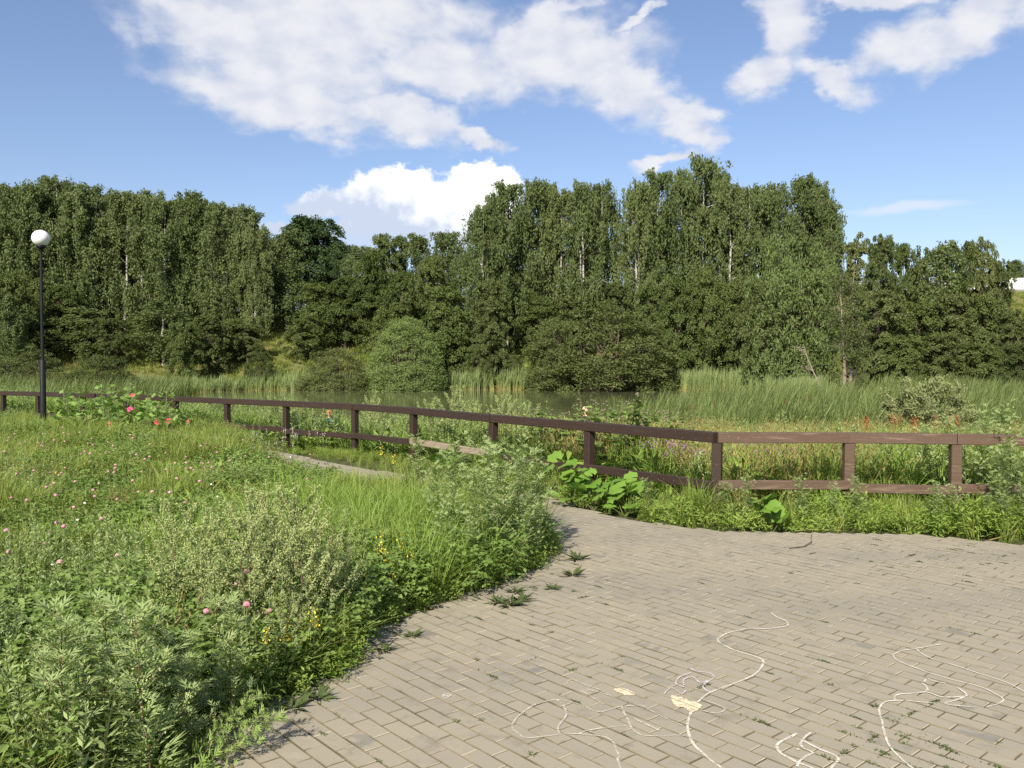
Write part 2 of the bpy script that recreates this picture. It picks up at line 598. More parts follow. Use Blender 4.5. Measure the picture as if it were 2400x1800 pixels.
m, t = mat('dirty_paver_edge')
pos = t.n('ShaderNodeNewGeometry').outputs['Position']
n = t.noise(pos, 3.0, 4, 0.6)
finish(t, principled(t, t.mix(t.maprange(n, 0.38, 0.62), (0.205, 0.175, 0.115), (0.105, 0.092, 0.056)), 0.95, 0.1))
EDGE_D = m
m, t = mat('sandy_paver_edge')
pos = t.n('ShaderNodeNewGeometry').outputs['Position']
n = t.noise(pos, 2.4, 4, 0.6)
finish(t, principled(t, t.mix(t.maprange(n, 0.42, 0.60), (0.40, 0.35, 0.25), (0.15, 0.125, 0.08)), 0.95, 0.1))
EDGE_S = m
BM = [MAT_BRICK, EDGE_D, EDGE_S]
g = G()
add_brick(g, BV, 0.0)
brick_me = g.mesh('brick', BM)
jit = rng.normal(0, 1, (len(cells), 5))
rest = G()
for rank, k in enumerate(order):
    x, y = cells[k]
    jx = jit[k]
    z = 0.0008 * jx[0]
    rx, ry, rz = 0.0045 * jx[1], 0.003 * jx[2], 0.007 * jx[3]
    if rank < 300:
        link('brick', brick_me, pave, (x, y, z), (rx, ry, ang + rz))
    else:
        M = np.array(Euler((rx, ry, ang + rz)).to_matrix())
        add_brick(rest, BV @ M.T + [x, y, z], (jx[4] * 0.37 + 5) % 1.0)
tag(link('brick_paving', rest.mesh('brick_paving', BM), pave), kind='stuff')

# ------------------------------------------------------------------ chalk drawings on the bricks
def chalk_mat(name, col, cover):
    m, t = mat(name)
    pos = t.n('ShaderNodeNewGeometry').outputs['Position']
    n = t.noise(pos, 260, 4, 0.75)
    big = t.noise(pos, 22, 2, 0.5)
    al = t.maprange(t.math('ADD', n, t.math('MULTIPLY', t.math('SUBTRACT', big, 0.5), 0.35)), 0.5 - cover, 0.62 - cover)
    sp = t.n('ShaderNodeSeparateXYZ')
    t.link(t.mapping(t.vmath('SUBTRACT', pos, (-0.4552, 4.2168, 0)), rot=(0, 0, R(49.4)), scale=(1, 1, 1)), sp.inputs[0])
    v = t.math('FRACT', t.math('DIVIDE', sp.outputs[1], 0.0985))
    al = t.math('MULTIPLY', al, t.maprange(t.math('ABSOLUTE', t.math('SUBTRACT', v, 0.5)), 0.490, 0.465))
    tr = t.n('ShaderNodeBsdfTransparent')
    mx = t.n('ShaderNodeMixShader')
    t.link(al, mx.inputs[0])
    t.link(tr.outputs[0], mx.inputs[1])
    d = t.n('ShaderNodeBsdfDiffuse')
    d.inputs[0].default_value = (*col, 1)
    t.link(d.outputs[0], mx.inputs[2])
    finish(t, mx.outputs[0])
    return m


CH_WHITE, CH_PINK = chalk_mat('white_chalk', (0.63, 0.595, 0.50), 0.105), chalk_mat('lilac_chalk', (0.58, 0.51, 0.52), 0.09)
CH_YEL, CH_FAINT = chalk_mat('yellow_chalk', (0.70, 0.60, 0.40), 0.13), chalk_mat('faint_chalk', (0.56, 0.52, 0.43), 0.0)
CH_MID = chalk_mat('worn_chalk', (0.58, 0.55, 0.45), 0.065)
CHALK={
 'snake':[([(1.75,5.723),(1.762,5.619),(1.791,5.551),(1.79,5.494),(1.762,5.437),(1.678,5.397),(1.6,5.382),(1.503,5.386),(1.439,5.351),(1.353,5.297),(1.286,5.222),(1.257,5.171),(1.252,5.121),(1.271,5.065),(1.305,4.983),(1.352,4.923),(1.393,4.878),(1.423,4.827),(1.423,4.789),(1.401,4.728),(1.357,4.645),(1.296,4.564),(1.214,4.492),(1.127,4.422),(1.058,4.37),(1.002,4.319),(0.97,4.278),(0.926,4.21)],0.016),
   ([(0.869,4.095),(0.844,4.023),(0.825,3.963),(0.811,3.896),(0.806,3.839),(0.803,3.783),(0.809,3.715),(0.825,3.663),(0.843,3.598),(0.87,3.532),(0.885,3.489)],0.018)],
 'loop':[([(0.961,4.241),(1,4.193),(1.035,4.146),(1.036,4.113),(1.012,4.086),(0.973,4.077),(0.917,4.109)],0.008)],
 'purple':[([(0.975,4.609),(0.904,4.549),(0.872,4.483),(0.864,4.443),(0.899,4.403)],0.016),
   ([(0.99,4.679),(1.003,4.635),(1.078,4.6),(1.085,4.541),(1.062,4.508),(1.01,4.443),(0.995,4.403),(1.003,4.356),(1.021,4.333)],0.016),
   ([(0.901,4.427),(0.917,4.508),(0.952,4.541),(0.977,4.541),(0.987,4.475),(1.01,4.467),(1.04,4.491)],0.014),
   ([(0.78,4.31),(0.791,4.341),(0.831,4.395),(0.851,4.341),(0.869,4.31),(0.896,4.356)],0.01)],
 'bubble':[([(0.225,4.241),(0.193,4.231),(0.13,4.193),(0.087,4.141),(0.037,4.054),(0.015,3.997),(0.002,3.929),(0.011,3.883),(0.032,3.847),(0.052,3.811),(0.087,3.807),(0.147,3.821),(0.228,3.843),(0.268,3.851),(0.302,3.847),(0.355,3.887),(0.466,3.92),(0.555,3.941)],0.012),
   ([(0.225,4.241),(0.245,4.198),(0.263,4.113),(0.263,4.059),(0.249,4.015),(0.22,3.937),(0.213,3.887),(0.221,3.843)],0.014),
   ([(0.232,4.236),(0.27,4.226),(0.325,4.188),(0.364,4.15),(0.394,4.104),(0.43,4.09),(0.465,4.109),(0.498,4.132),(0.531,4.155)],0.01),
   ([(0.54,4.16),(0.541,4.086),(0.549,4.006),(0.552,3.946),(0.556,3.896),(0.577,3.847),(0.592,3.831)],0.014),
   ([(0.306,3.843),(0.385,3.827),(0.425,3.807),(0.45,3.76),(0.456,3.722),(0.458,3.67),(0.464,3.623),(0.452,3.605),(0.451,3.57),(0.453,3.532),(0.455,3.502)],0.014)],
 'strokes':[([(0.562,4.155),(0.609,4.164),(0.645,4.155),(0.674,4.099),(0.718,4.032),(0.759,3.976),(0.794,3.929)],0.012),
   ([(0.582,4.006),(0.615,3.958),(0.651,3.912),(0.675,3.875)],0.014),
   ([(0.594,3.823),(0.663,3.819),(0.742,3.827),(0.804,3.821)],0.008),
   ([(0.357,4.346),(0.385,4.305),(0.408,4.256),(0.441,4.198),(0.454,4.179)],0.012),
   ([(0.294,4.478),(0.321,4.505),(0.377,4.435),(0.454,4.361)],0.008),
   ([(0.387,4.367),(0.435,4.336),(0.48,4.305),(0.51,4.266)],0.01)],
 'figure':[([(1.678,3.469),(1.671,3.532),(1.664,3.577),(1.663,3.634),(1.663,3.692),(1.673,3.76),(1.69,3.815),(1.711,3.887),(1.742,3.971),(1.763,4.041),(1.784,4.104),(1.808,4.15),(1.844,4.198),(1.879,4.222),(1.926,4.231),(1.955,4.226)],0.014),
   ([(1.918,4.226),(1.932,4.271),(1.957,4.3),(1.996,4.316),(2.045,4.321),(2.1,4.336),(2.129,4.346),(2.152,4.377),(2.164,4.419),(2.164,4.462)],0.016),
   ([(2.128,4.336),(2.148,4.321),(2.162,4.285),(2.193,4.271),(2.277,4.28),(2.312,4.295),(2.322,4.336),(2.318,4.398)],0.016),
   ([(2.312,4.295),(2.236,4.241),(2.149,4.198)],0.016),
   ([(1.969,4.231),(2.029,4.212),(2.104,4.193)],0.013),
   ([(2.144,4.188),(2.213,4.16),(2.296,4.146)],0.01),
   ([(2.329,4.15),(2.378,4.169),(2.418,4.193),(2.457,4.226),(2.471,4.256),(2.471,4.285),(2.453,4.387),(2.407,4.451),(2.339,4.516),(2.283,4.595),(2.245,4.665),(2.208,4.743),(2.186,4.798),(2.191,4.848),(2.204,4.893),(2.232,4.919),(2.293,4.966),(2.381,4.999),(2.483,5.04),(2.578,5.082)],0.012),
   ([(2.387,4.992),(2.38,4.939),(2.384,4.874),(2.405,4.817),(2.446,4.767),(2.491,4.688),(2.543,4.595),(2.602,4.494),(2.624,4.419),(2.633,4.346),(2.644,4.305)],0.011),
   ([(2.184,4.478),(2.208,4.511)],0.014),
   ([(2.227,4.533),(2.233,4.494),(2.284,4.456)],0.012)],
 'face':[([(1.3,3.851),(1.25,3.807),(1.209,3.776),(1.178,3.741),(1.165,3.707),(1.164,3.659),(1.19,3.602),(1.211,3.567),(1.245,3.532),(1.263,3.509)],0.02),
   ([(1.366,3.859),(1.332,3.823),(1.299,3.776),(1.279,3.737),(1.28,3.7),(1.306,3.659),(1.265,3.627),(1.217,3.574),(1.194,3.532)],0.016),
   ([(1.302,3.776),(1.315,3.752),(1.348,3.692),(1.38,3.652),(1.395,3.619),(1.393,3.598),(1.373,3.57),(1.342,3.532),(1.318,3.502)],0.018),
   ([(1.247,3.694),(1.254,3.692),(1.259,3.694)],0.022)],
 'faint':[([(1.821,5.186),(1.888,5.086),(1.97,5.01),(2.037,4.917)],0.008),
   ([(-0.264,4.174),(-0.243,4.202),(-0.182,4.212),(-0.218,4.169)],0.008)],
 'scribble':[([(-0.351,4.28),(-0.347,4.305),(-0.328,4.314),(-0.311,4.303),(-0.317,4.28),(-0.34,4.266),(-0.349,4.285),(-0.33,4.295),(-0.314,4.285)],0.012)],
}
PATCH=[(0.807,4.295),(0.839,4.28),(0.889,4.236),(0.934,4.178),(0.919,4.136),(0.887,4.095),(0.862,4.095),(0.842,4.15),(0.809,4.157),(0.8,4.229)]
PATCH2=[(0.533,4.393),(0.577,4.393),(0.609,4.356),(0.63,4.314),(0.604,4.298),(0.57,4.308),(0.546,4.334),(0.53,4.367)]



def spline(P, step=0.02):
    P = np.asarray(P, float)
    Q = np.vstack([2 * P[0] - P[1], P, 2 * P[-1] - P[-2]])
    out = []
    for i in range(1, len(Q) - 2):
        n = max(2, int(np.linalg.norm(Q[i + 1] - Q[i]) / step))
        for s in np.arange(n) / n:
            a, b, c, d = Q[i - 1], Q[i], Q[i + 1], Q[i + 2]
            out.append(0.5 * (2 * b + (c - a) * s + (2 * a - 5 * b + 4 * c - d) * s * s + (3 * b - a - 3 * c + d) * s ** 3))
    out.append(P[-1])
    return np.array(out)


def chalk(label, lines, material, z=0.0062):
    g = G()
    for k, (pts, wd) in enumerate(lines):
        p = spline(pts)
        tg = np.gradient(p, axis=0)
        tg = unit(tg)
        nr = np.stack([-tg[:, 1], tg[:, 0]], 1)
        w2 = wd * 0.35 * (0.8 + 0.4 * vnoise(p[:, 0], p[:, 1], k, 14.0))[:, None]
        L, Rr = p + nr * w2, p - nr * w2
        V = np.concatenate([np.c_[L, np.full(len(p), z + k * 2e-4)], np.c_[Rr, np.full(len(p), z + k * 2e-4)]])
        n = len(p)
        i = np.arange(n - 1)
        g.add(V, np.stack([i, i + n, i + n + 1, i + 1], -1))
    return tag(link('chalk_drawing', g.mesh('chalk_drawing', [material])), label, 'chalk drawing', 'chalk drawings on the bricks')


chalk('long winding white chalk line that snakes down the middle of the bricks', CHALK['snake'], CH_WHITE, 0.0056)
chalk('thin white chalk loop beside the yellow chalk patch', CHALK['loop'], CH_WHITE, 0.0066)
chalk('lilac chalk scribble of nested curls above the large yellow patch', CHALK['purple'], CH_PINK, 0.0072)
chalk('rounded white chalk bubble crossed by a curved line, left of the winding line', CHALK['bubble'], CH_MID, 0.0060)
chalk('loose straight chalk strokes between the bubble and the winding line', CHALK['strokes'], CH_MID, 0.0082)
chalk('large white chalk outline with loops and a long tail, on the right', CHALK['figure'], CH_WHITE, 0.0056)
chalk('small white chalk face in profile with one dot eye', CHALK['face'], CH_WHITE, 0.0056)
chalk('faint long chalk line almost worn off, between the winding line and the outline', CHALK['faint'][:1], CH_FAINT, 0.0058)
chalk('small thin chalk hook by itself left of the bubble', CHALK['faint'][1:], CH_FAINT, 0.0058)
chalk('tiny white chalk scribble by itself near the weeds', CHALK['scribble'], CH_WHITE, 0.0056)
for lab, pl in (('large patch of bricks rubbed yellow with chalk', PATCH), ('small smear of yellow chalk on one brick', PATCH2)):
    q = spline(pl + [pl[0]], 0.008)
    q = q + (vnoise(q[:, 0], q[:, 1], 5, 90.0) - 0.5)[:, None] * 0.014
    cc = q.mean(0)
    V = np.vstack([[*cc, 0.0052], np.c_[q, np.full(len(q), 0.0052)]])
    i = np.arange(1, len(q))
    g = G().add(V, np.stack([np.zeros(len(i), int), i, i + 1], -1))
    tag(link('chalk_patch', g.mesh('chalk_patch', [CH_YEL])), lab, 'chalk patch', 'yellow chalk patches')


# ------------------------------------------------------------------ wooden fence
def wood_mat(name, dark, light, wear, wearcol):
    m, t = mat(name)
    oc = t.n('ShaderNodeTexCoord').outputs['Object']
    pos = t.n('ShaderNodeNewGeometry').outputs['Position']
    g1 = t.noise(t.mapping(oc, scale=(1.6, 26, 26)), 2.0, 5, 0.65, 0.4)
    g2 = t.noise(t.mapping(oc, scale=(0.9, 9, 9)), 1.4, 5, 0.65, 0.6)
    c = t.mix(g1, dark, light)
    c = t.mix(t.math('MULTIPLY', t.maprange(g2, 0.50, 0.72), wear), c, wearcol)
    scr = t.noise(t.mapping(oc, scale=(1.2, 60, 60)), 3.0, 4, 0.7)
    c = t.mix(t.math('MULTIPLY', t.maprange(scr, 0.60, 0.70), wear), c, wearcol)
    kn = t.n('ShaderNodeTexVoronoi')
    kn.inputs['Scale'].default_value = 2.6
    t.link(t.mapping(oc, scale=(1, 3.0, 3.0)), kn.inputs['Vector'])
    c = t.mix(t.maprange(kn.outputs['Distance'], 0.13, 0.05), c, dark)
    c = t.mix(t.math('MULTIPLY', t.maprange(t.noise(pos, 60, 2, 0.5), 0.70, 0.74), 0.55), c, (0.33, 0.28, 0.22))
    finish(t, principled(t, c, 0.62, 0.3, bump(t, g1, 0.5, 0.004)))
    return m


WOOD = wood_mat('brown_stained_wood', (0.022, 0.0135, 0.0098), (0.046, 0.028, 0.020), 0.35, (0.072, 0.050, 0.038))
WOOD_OLD = wood_mat('weathered_brown_wood', (0.060, 0.038, 0.026), (0.132, 0.086, 0.058), 0.85, (0.225, 0.165, 0.115))
WOOD_BARE = wood_mat('bare_grey_wood', (0.17, 0.13, 0.095), (0.36, 0.29, 0.215), 0.5, (0.10, 0.07, 0.05))
fence = thing('wooden_fence', 'low brown wooden fence of two rails on square posts along the path', 'fence', (FENCE[13][0], FENCE[13][1], 0))
F0 = Vector((FENCE[13][0], FENCE[13][1], 0))
TOPZ, LOWZ = 0.90, 0.35


def fence_piece(name, a, b, z0, z1, thick, m, off=0.0, sag=0.0):
    a, b = Vector((*a, 0)), Vector((*b, 0))
    d = (b - a).normalized()
    nrm = Vector((d.y, -d.x, 0))
    L = (b - a).length - 0.006
    g = G()
    V, F = box(-L / 2, L / 2, -thick / 2, thick / 2, z0, z1, 0.006)
    g.add(V, F)
    g.F.append((box_caps(), 0))
    o = link(name, g.mesh(name, [m]), fence, (a + b) / 2 + nrm * off - F0, (random.uniform(-.01, .01), sag, math.atan2(d.y, d.x)))
    return o


random.seed(8)
npost = len(FENCE)
for i, p in enumerate(FENCE):
    q0, q1 = FENCE[max(0, i - 1)], FENCE[min(npost - 1, i + 1)]
    d = math.atan2(q1[1] - q0[1], q1[0] - q0[0]) if i != 13 else math.atan2(q1[1] - p[1], q1[0] - p[0]) - R(21)
    gz = float(ground_z(*p))
    V, F = box(-0.2, TOPZ - 0.117, -0.055, 0.055, -0.055, 0.055, 0.006)
    V = V[:, [1, 2, 0]]
    g = G().add(V, F)
    g.F.append((box_caps(), 0))
    link('post', g.mesh('post', [WOOD_OLD if i >= 14 else WOOD]), fence, Vector((p[0], p[1], 0)) - F0, (random.uniform(-.012, .012), random.uniform(-.012, .012), d))
for i in range(npost - 1):
    m = WOOD_OLD if i >= 13 else WOOD
    fence_piece('top_rail', FENCE[i], FENCE[i + 1], TOPZ - 0.115, TOPZ, 0.13, m)
    mm = WOOD_BARE if i == 10 else m
    dz = 0.02 * math.sin(i * 2.1)
    lo = fence_piece('lower_rail', FENCE[i], FENCE[i + 1], LOWZ - 0.102 + dz, LOWZ + dz, 0.06, mm, 0.058)
    if i == 10:
        lo['label'] = 'bleached lower rail with its paint gone'

# ------------------------------------------------------------------ lamp
m, t = mat('black_painted_steel')
pos = t.n('ShaderNodeNewGeometry').outputs['Position']
finish(t, principled(t, t.mix(t.noise(pos, 14, 3), (0.007, 0.007, 0.008), (0.014, 0.014, 0.015)), 0.55, 0.25))
STEEL = m
m, t = mat('opal_glass')
pos = t.n('ShaderNodeNewGeometry').outputs['Position']
finish(t, principled(t, t.mix(t.noise(pos, 9, 4), (0.82, 0.82, 0.81), (0.76, 0.755, 0.74)), 0.28, 0.5))
OPAL = m
lamp = thing('street_lamp', 'black lamp post with a white globe, standing by the hollyhocks before the fence', 'street lamp', (-11.0, 20.0, 0))
link('base_sleeve', G().add(*lathe([(0.0, 1.75), (0.055, 1.75), (0.066, 1.73), (0.066, -0.1)], 14)).mesh('base_sleeve', [STEEL], True), lamp)
link('pole', G().add(*lathe([(0.029, 4.33), (0.032, 3.0), (0.035, 1.74)], 14)).mesh('pole', [STEEL], True), lamp)
link('collar', G().add(*lathe([(0.0, 4.42), (0.10, 4.42), (0.105, 4.39), (0.09, 4.35), (0.045, 4.33), (0.045, 4.26)], 16)).mesh('collar', [STEEL], True), lamp)
pr = [(0.0, 0.196)] + [(0.196 * math.sin(a), 0.190 * math.cos(a)) for a in np.linspace(0.12, 2.62, 18)]
link('globe', G().add(*lathe([(r_, 4.585 + z_) for r_, z_ in pr], 28)).mesh('globe', [OPAL], True), lamp)

# ------------------------------------------------------------------ white building on the far bank
m, t = mat('white_panel')
pos = t.n('ShaderNodeNewGeometry').outputs['Position']
finish(t, principled(t, t.mix(t.noise(pos, 0.8, 4), (0.80, 0.80, 0.78), (0.72, 0.72, 0.70)), 0.5, 0.4))
WHITE = m
m, t = mat('grey_seam')
finish(t, principled(t, (0.22, 0.23, 0.24), 0.6, 0.3))
SEAM = m
bx, by = 74.0, 131.0
bz = float(ground_z(bx + 8, by)) - 0.3
bld = thing('white_building', 'long low white building on the bank, half hidden by the trees at the right edge', 'building', (bx, by, bz))
z0 = 12.75 - bz
link('plinth', G().add(*box(-8, 34, 0.02, 9.9, -0.4, z0)).mesh('plinth', [SEAM]), bld)
for k in range(12):
    link('wall_panel', G().add(*box(-8 + k * 3.5 + 0.06, -8 + k * 3.5 + 3.44, 0, 0.12, z0 + 0.05, z0 + 1.25)).mesh('wall_panel', [WHITE]), bld)
link('wall_frame', G().add(*box(-7.98, 33.98, 0.05, 9.8, z0, z0 + 1.30)).mesh('wall_frame', [SEAM]), bld)
link('parapet', G().add(*box(-8.1, 34.1, -0.06, 9.95, z0 + 1.30, z0 + 1.78)).mesh('parapet', [WHITE]), bld)

# ------------------------------------------------------------------ leaf and bark materials
L_BIRCH = leaf_mat('birch_leaf', (0.060, 0.087, 0.028), (0.096, 0.127, 0.044), (0.134, 0.161, 0.060), trans=0.32, rough=0.48)
L_MAPLE = leaf_mat('maple_leaf', (0.038, 0.060, 0.016), (0.068, 0.096, 0.025), (0.097, 0.125, 0.037), (0.142, 0.166, 0.053), trans=0.30, rough=0.45)
L_DARK = leaf_mat('dark_leaf', (0.034, 0.061, 0.021), (0.054, 0.086, 0.028), trans=0.25, rough=0.45)
L_ALDER = leaf_mat('alder_leaf', (0.039, 0.059, 0.019), (0.071, 0.094, 0.029), (0.106, 0.127, 0.043), (0.155, 0.171, 0.062), trans=0.30, rough=0.42)
L_WILLOW = leaf_mat('willow_leaf', (0.103, 0.149, 0.040), (0.150, 0.200, 0.060), trans=0.34, under=(0.13, 0.17, 0.07))
L_RWILLOW = leaf_mat('round_willow_leaf', (0.120, 0.178, 0.044), (0.180, 0.245, 0.070), trans=0.34, under=(0.16, 0.20, 0.08))
L_GWILLOW = leaf_mat('grey_willow_leaf', (0.177, 0.216, 0.073), (0.307, 0.328, 0.140), trans=0.30, under=(0.17, 0.19, 0.10))
L_GRASS = leaf_mat('grass_blade', (0.117, 0.176, 0.034), (0.187, 0.248, 0.051), (0.292, 0.314, 0.093), trans=0.44, rough=0.42, spec=0.35)
L_LUSH = leaf_mat('lush_grass_blade', (0.158, 0.243, 0.045), (0.241, 0.325, 0.072), trans=0.44, rough=0.42, spec=0.35)
L_DRY = leaf_mat('dry_grass_blade', (0.160, 0.148, 0.045), (0.239, 0.204, 0.072), (0.312, 0.260, 0.106), trans=0.35, rough=0.6)
L_CLOVER = leaf_mat('clover_leaf', (0.097, 0.162, 0.037), (0.144, 0.214, 0.051), (0.208, 0.271, 0.079), trans=0.40, rough=0.5)
L_HERB = leaf_mat('herb_leaf', (0.112, 0.188, 0.029), (0.177, 0.254, 0.047), (0.252, 0.308, 0.071), trans=0.40, rough=0.48)
L_MUG = leaf_mat('mugwort_leaf', (0.124, 0.211, 0.050), (0.209, 0.309, 0.081), (0.319, 0.407, 0.132), trans=0.32, under=(0.30, 0.35, 0.17))
L_MUGBUD = leaf_mat('mugwort_bud', (0.262, 0.314, 0.115), (0.387, 0.429, 0.188), trans=0.25, rough=0.7)
L_REED = leaf_mat('reed_blade', (0.302, 0.255, 0.084), (0.127, 0.160, 0.046), (0.127, 0.169, 0.055), (0.197, 0.228, 0.088), trans=0.38, rough=0.42, obj_var=0.12)
L_FREED = leaf_mat('far_reed_blade', (0.46, 0.37, 0.14), (0.20, 0.235, 0.085), (0.17, 0.225, 0.085), (0.23, 0.275, 0.115), trans=0.34, obj_var=0.12)
L_BIG = leaf_mat('butterbur_leaf', (0.102, 0.195, 0.027), (0.157, 0.261, 0.045), trans=0.36, rough=0.42)
L_HOLLY = leaf_mat('hollyhock_leaf', (0.136, 0.226, 0.054), (0.200, 0.298, 0.079), trans=0.40)
L_STEM = leaf_mat('green_stem', (0.10, 0.125, 0.045), (0.15, 0.16, 0.07), trans=0.0)
L_STEMR = leaf_mat('reddish_stem', (0.085, 0.055, 0.040), (0.13, 0.10, 0.06), trans=0.0)
P_PINK = leaf_mat('clover_pink', (0.46, 0.17, 0.24), (0.56, 0.30, 0.33), (0.50, 0.30, 0.26), trans=0.25, obj_var=0.7)
P_WHITE = leaf_mat('petal_white', (0.72, 0.72, 0.62), (0.80, 0.80, 0.74), trans=0.25)
P_YELLOW = leaf_mat('petal_yellow', (0.72, 0.55, 0.03), (0.80, 0.64, 0.08), trans=0.25)
P_PURPLE = leaf_mat('petal_purple', (0.28, 0.11, 0.36), (0.40, 0.18, 0.46), trans=0.25)
P_RED = leaf_mat('petal_red', (0.50, 0.015, 0.02), (0.58, 0.03, 0.03), trans=0.3)
P_CORAL = leaf_mat('petal_coral', (0.526, 0.077, 0.098), (0.570, 0.115, 0.130), trans=0.3)
P_MAGENTA = leaf_mat('petal_magenta', (0.66, 0.06, 0.20), (0.72, 0.10, 0.26), trans=0.3)
P_RUST = leaf_mat('dock_seed', (0.24, 0.085, 0.03), (0.34, 0.13, 0.05), trans=0.1)
BROWN = leaf_mat('cattail_brown', (0.07, 0.03, 0.015), (0.10, 0.045, 0.02), trans=0.0)
m, t = mat('birch_bark')
oc = t.n('ShaderNodeTexCoord').outputs['Object']
n = t.noise(t.mapping(oc, scale=(3, 3, 9)), 1.6, 4, 0.6)
c = t.mix(t.maprange(n, 0.56, 0.66), (0.42, 0.40, 0.36), (0.06, 0.05, 0.045))
finish(t, principled(t, c, 0.8, 0.2))
BIRCHB = m
m, t = mat('brown_bark')
oc = t.n('ShaderNodeTexCoord').outputs['Object']
n = t.noise(t.mapping(oc, scale=(9, 9, 2)), 2.0, 5, 0.65)
finish(t, principled(t, t.mix(n, (0.055, 0.040, 0.030), (0.16, 0.125, 0.095)), 0.9, 0.15, bump(t, n, 0.8, 0.03)))
BARK = m
m, t = mat('pale_dead_bark')
finish(t, principled(t, (0.30, 0.25, 0.19), 0.9, 0.15))
DEADB = m


# ------------------------------------------------------------------ trees (nominal height 10, crown width 1 = radius 1)
def rnd_dir(rg, n):
    v = rg.normal(size=(n, 3))
    return unit(v)


def limb(p0, p1, r0, r1, lift, rg, n=6):
    s = np.linspace(0, 1, n)[:, None]
    p = p0 + (p1 - p0) * s
    p[:, 2] += lift * np.sin(s[:, 0] * math.pi) * np.linalg.norm(p1 - p0)
    p[1:-1] += rg.normal(0, 0.03 * np.linalg.norm(p1 - p0), (n - 2, 3))
    return tube(p, np.linspace(r0, r1, n), 5)


def trunk_path(rg, h, lean=0.03, n=9):
    z = np.linspace(-0.4, h, n)
    wob = np.cumsum(rg.normal(0, 0.05, (n, 2)), 0) * (h / 10)
    return np.c_[wob + np.outer(z, rg.normal(0, lean, 2)), z]


def birch(seed, rad=2.5, h=10.0, slim=False):
    rg = np.random.default_rng(seed)
    tg_, cg = G(), G()
    tp = trunk_path(rg, h * 0.97, 0.015)
    r0 = 0.12 if slim else 0.13
    tg_.add(*tube(tp, np.linspace(r0, 0.02, len(tp)), 7))
    if not slim and rg.random() < 0.6:        # a fork
        k = 3
        q = tp[k] + np.cumsum(np.c_[rg.normal(0.14, .05, 5), rg.normal(0.08, .1, 5), np.full(5, 1.15)], 0)
        tg_.add(*tube(np.vstack([tp[k], q]), np.linspace(0.10, 0.02, 6), 6))
    nb = 50 if slim else 84
    zc, hang = [], []
    for i in range(nb):
        f = 0.13 + 0.85 * ((i + rg.random()) / nb)
        zz = f * h
        th = rg.random() * 6.283
        env = math.sin(min(1, (1.04 - f) / 0.86) ** 0.75 * math.pi * 0.66) ** 0.8
        r_ = rad * env * (0.55 + 0.5 * rg.random()) * (0.62 if slim else 1)
        px = np.array([np.interp(zz, tp[:, 2], tp[:, 0]), np.interp(zz, tp[:, 2], tp[:, 1]), zz])
        tip = px + np.array([math.cos(th) * r_, math.sin(th) * r_, r_ * rg.uniform(0.15, 0.7)])
        tip[2] = min(tip[2], h * 1.0 + rg.uniform(-.2, .25))
        if i % 2 == 0:
            tg_.add(*limb(px, tip, 0.030, 0.007, 0.10, rg, 5), m=1 if rg.random() < .75 else 0)
        for s in rg.uniform(0.35, 1.06, 7):
            hang.append(px + (tip - px) * s + rg.normal(0, 0.14 * rad / 2.5, 3))
    hang = np.array(hang)
    # drooping strands of small leaves
    n = len(hang)
    per = 34
    ln = rg.uniform(0.40, 1.65, n) * np.clip(0.45 + 0.75 * (1 - hang[:, 2] / h) + 0.25, .4, 1.2)
    s = rg.random((n, per)) ** 0.9
    C = hang[:, None, :] + np.stack([rg.normal(0, 0.10, (n, per)), rg.normal(0, 0.10, (n, per)), -s * ln[:, None]], -1)
    C[..., :2] += (hang[:, None, :2] - tp[0, :2]) * 0.06 * np.sqrt(s)[..., None]
    C = C.reshape(-1, 3)
    k = len(C)
    D = np.c_[rg.normal(0, .45, (k, 2)), -np.abs(rg.normal(0.9, .3, k))]
    N = np.c_[rg.normal(0, 1, (k, 2)), rg.normal(0.25, .5, k)]
    out = C - np.array([0, 0, h * .55])
    N = unit(N) + 0.55 * unit(out * [1, 1, .3])
    tone = np.repeat(np.clip(rg.normal(0.5, .2, n)[:, None] + rg.normal(0, .14, (n, per)), 0, 1).ravel(), 4)
    V, F = leaves(C, D, N, rg.uniform(.12, .21, k), rg.uniform(.075, .12, k))
    cg.add(V, F, tone=tone)
    return tg_, cg, rad


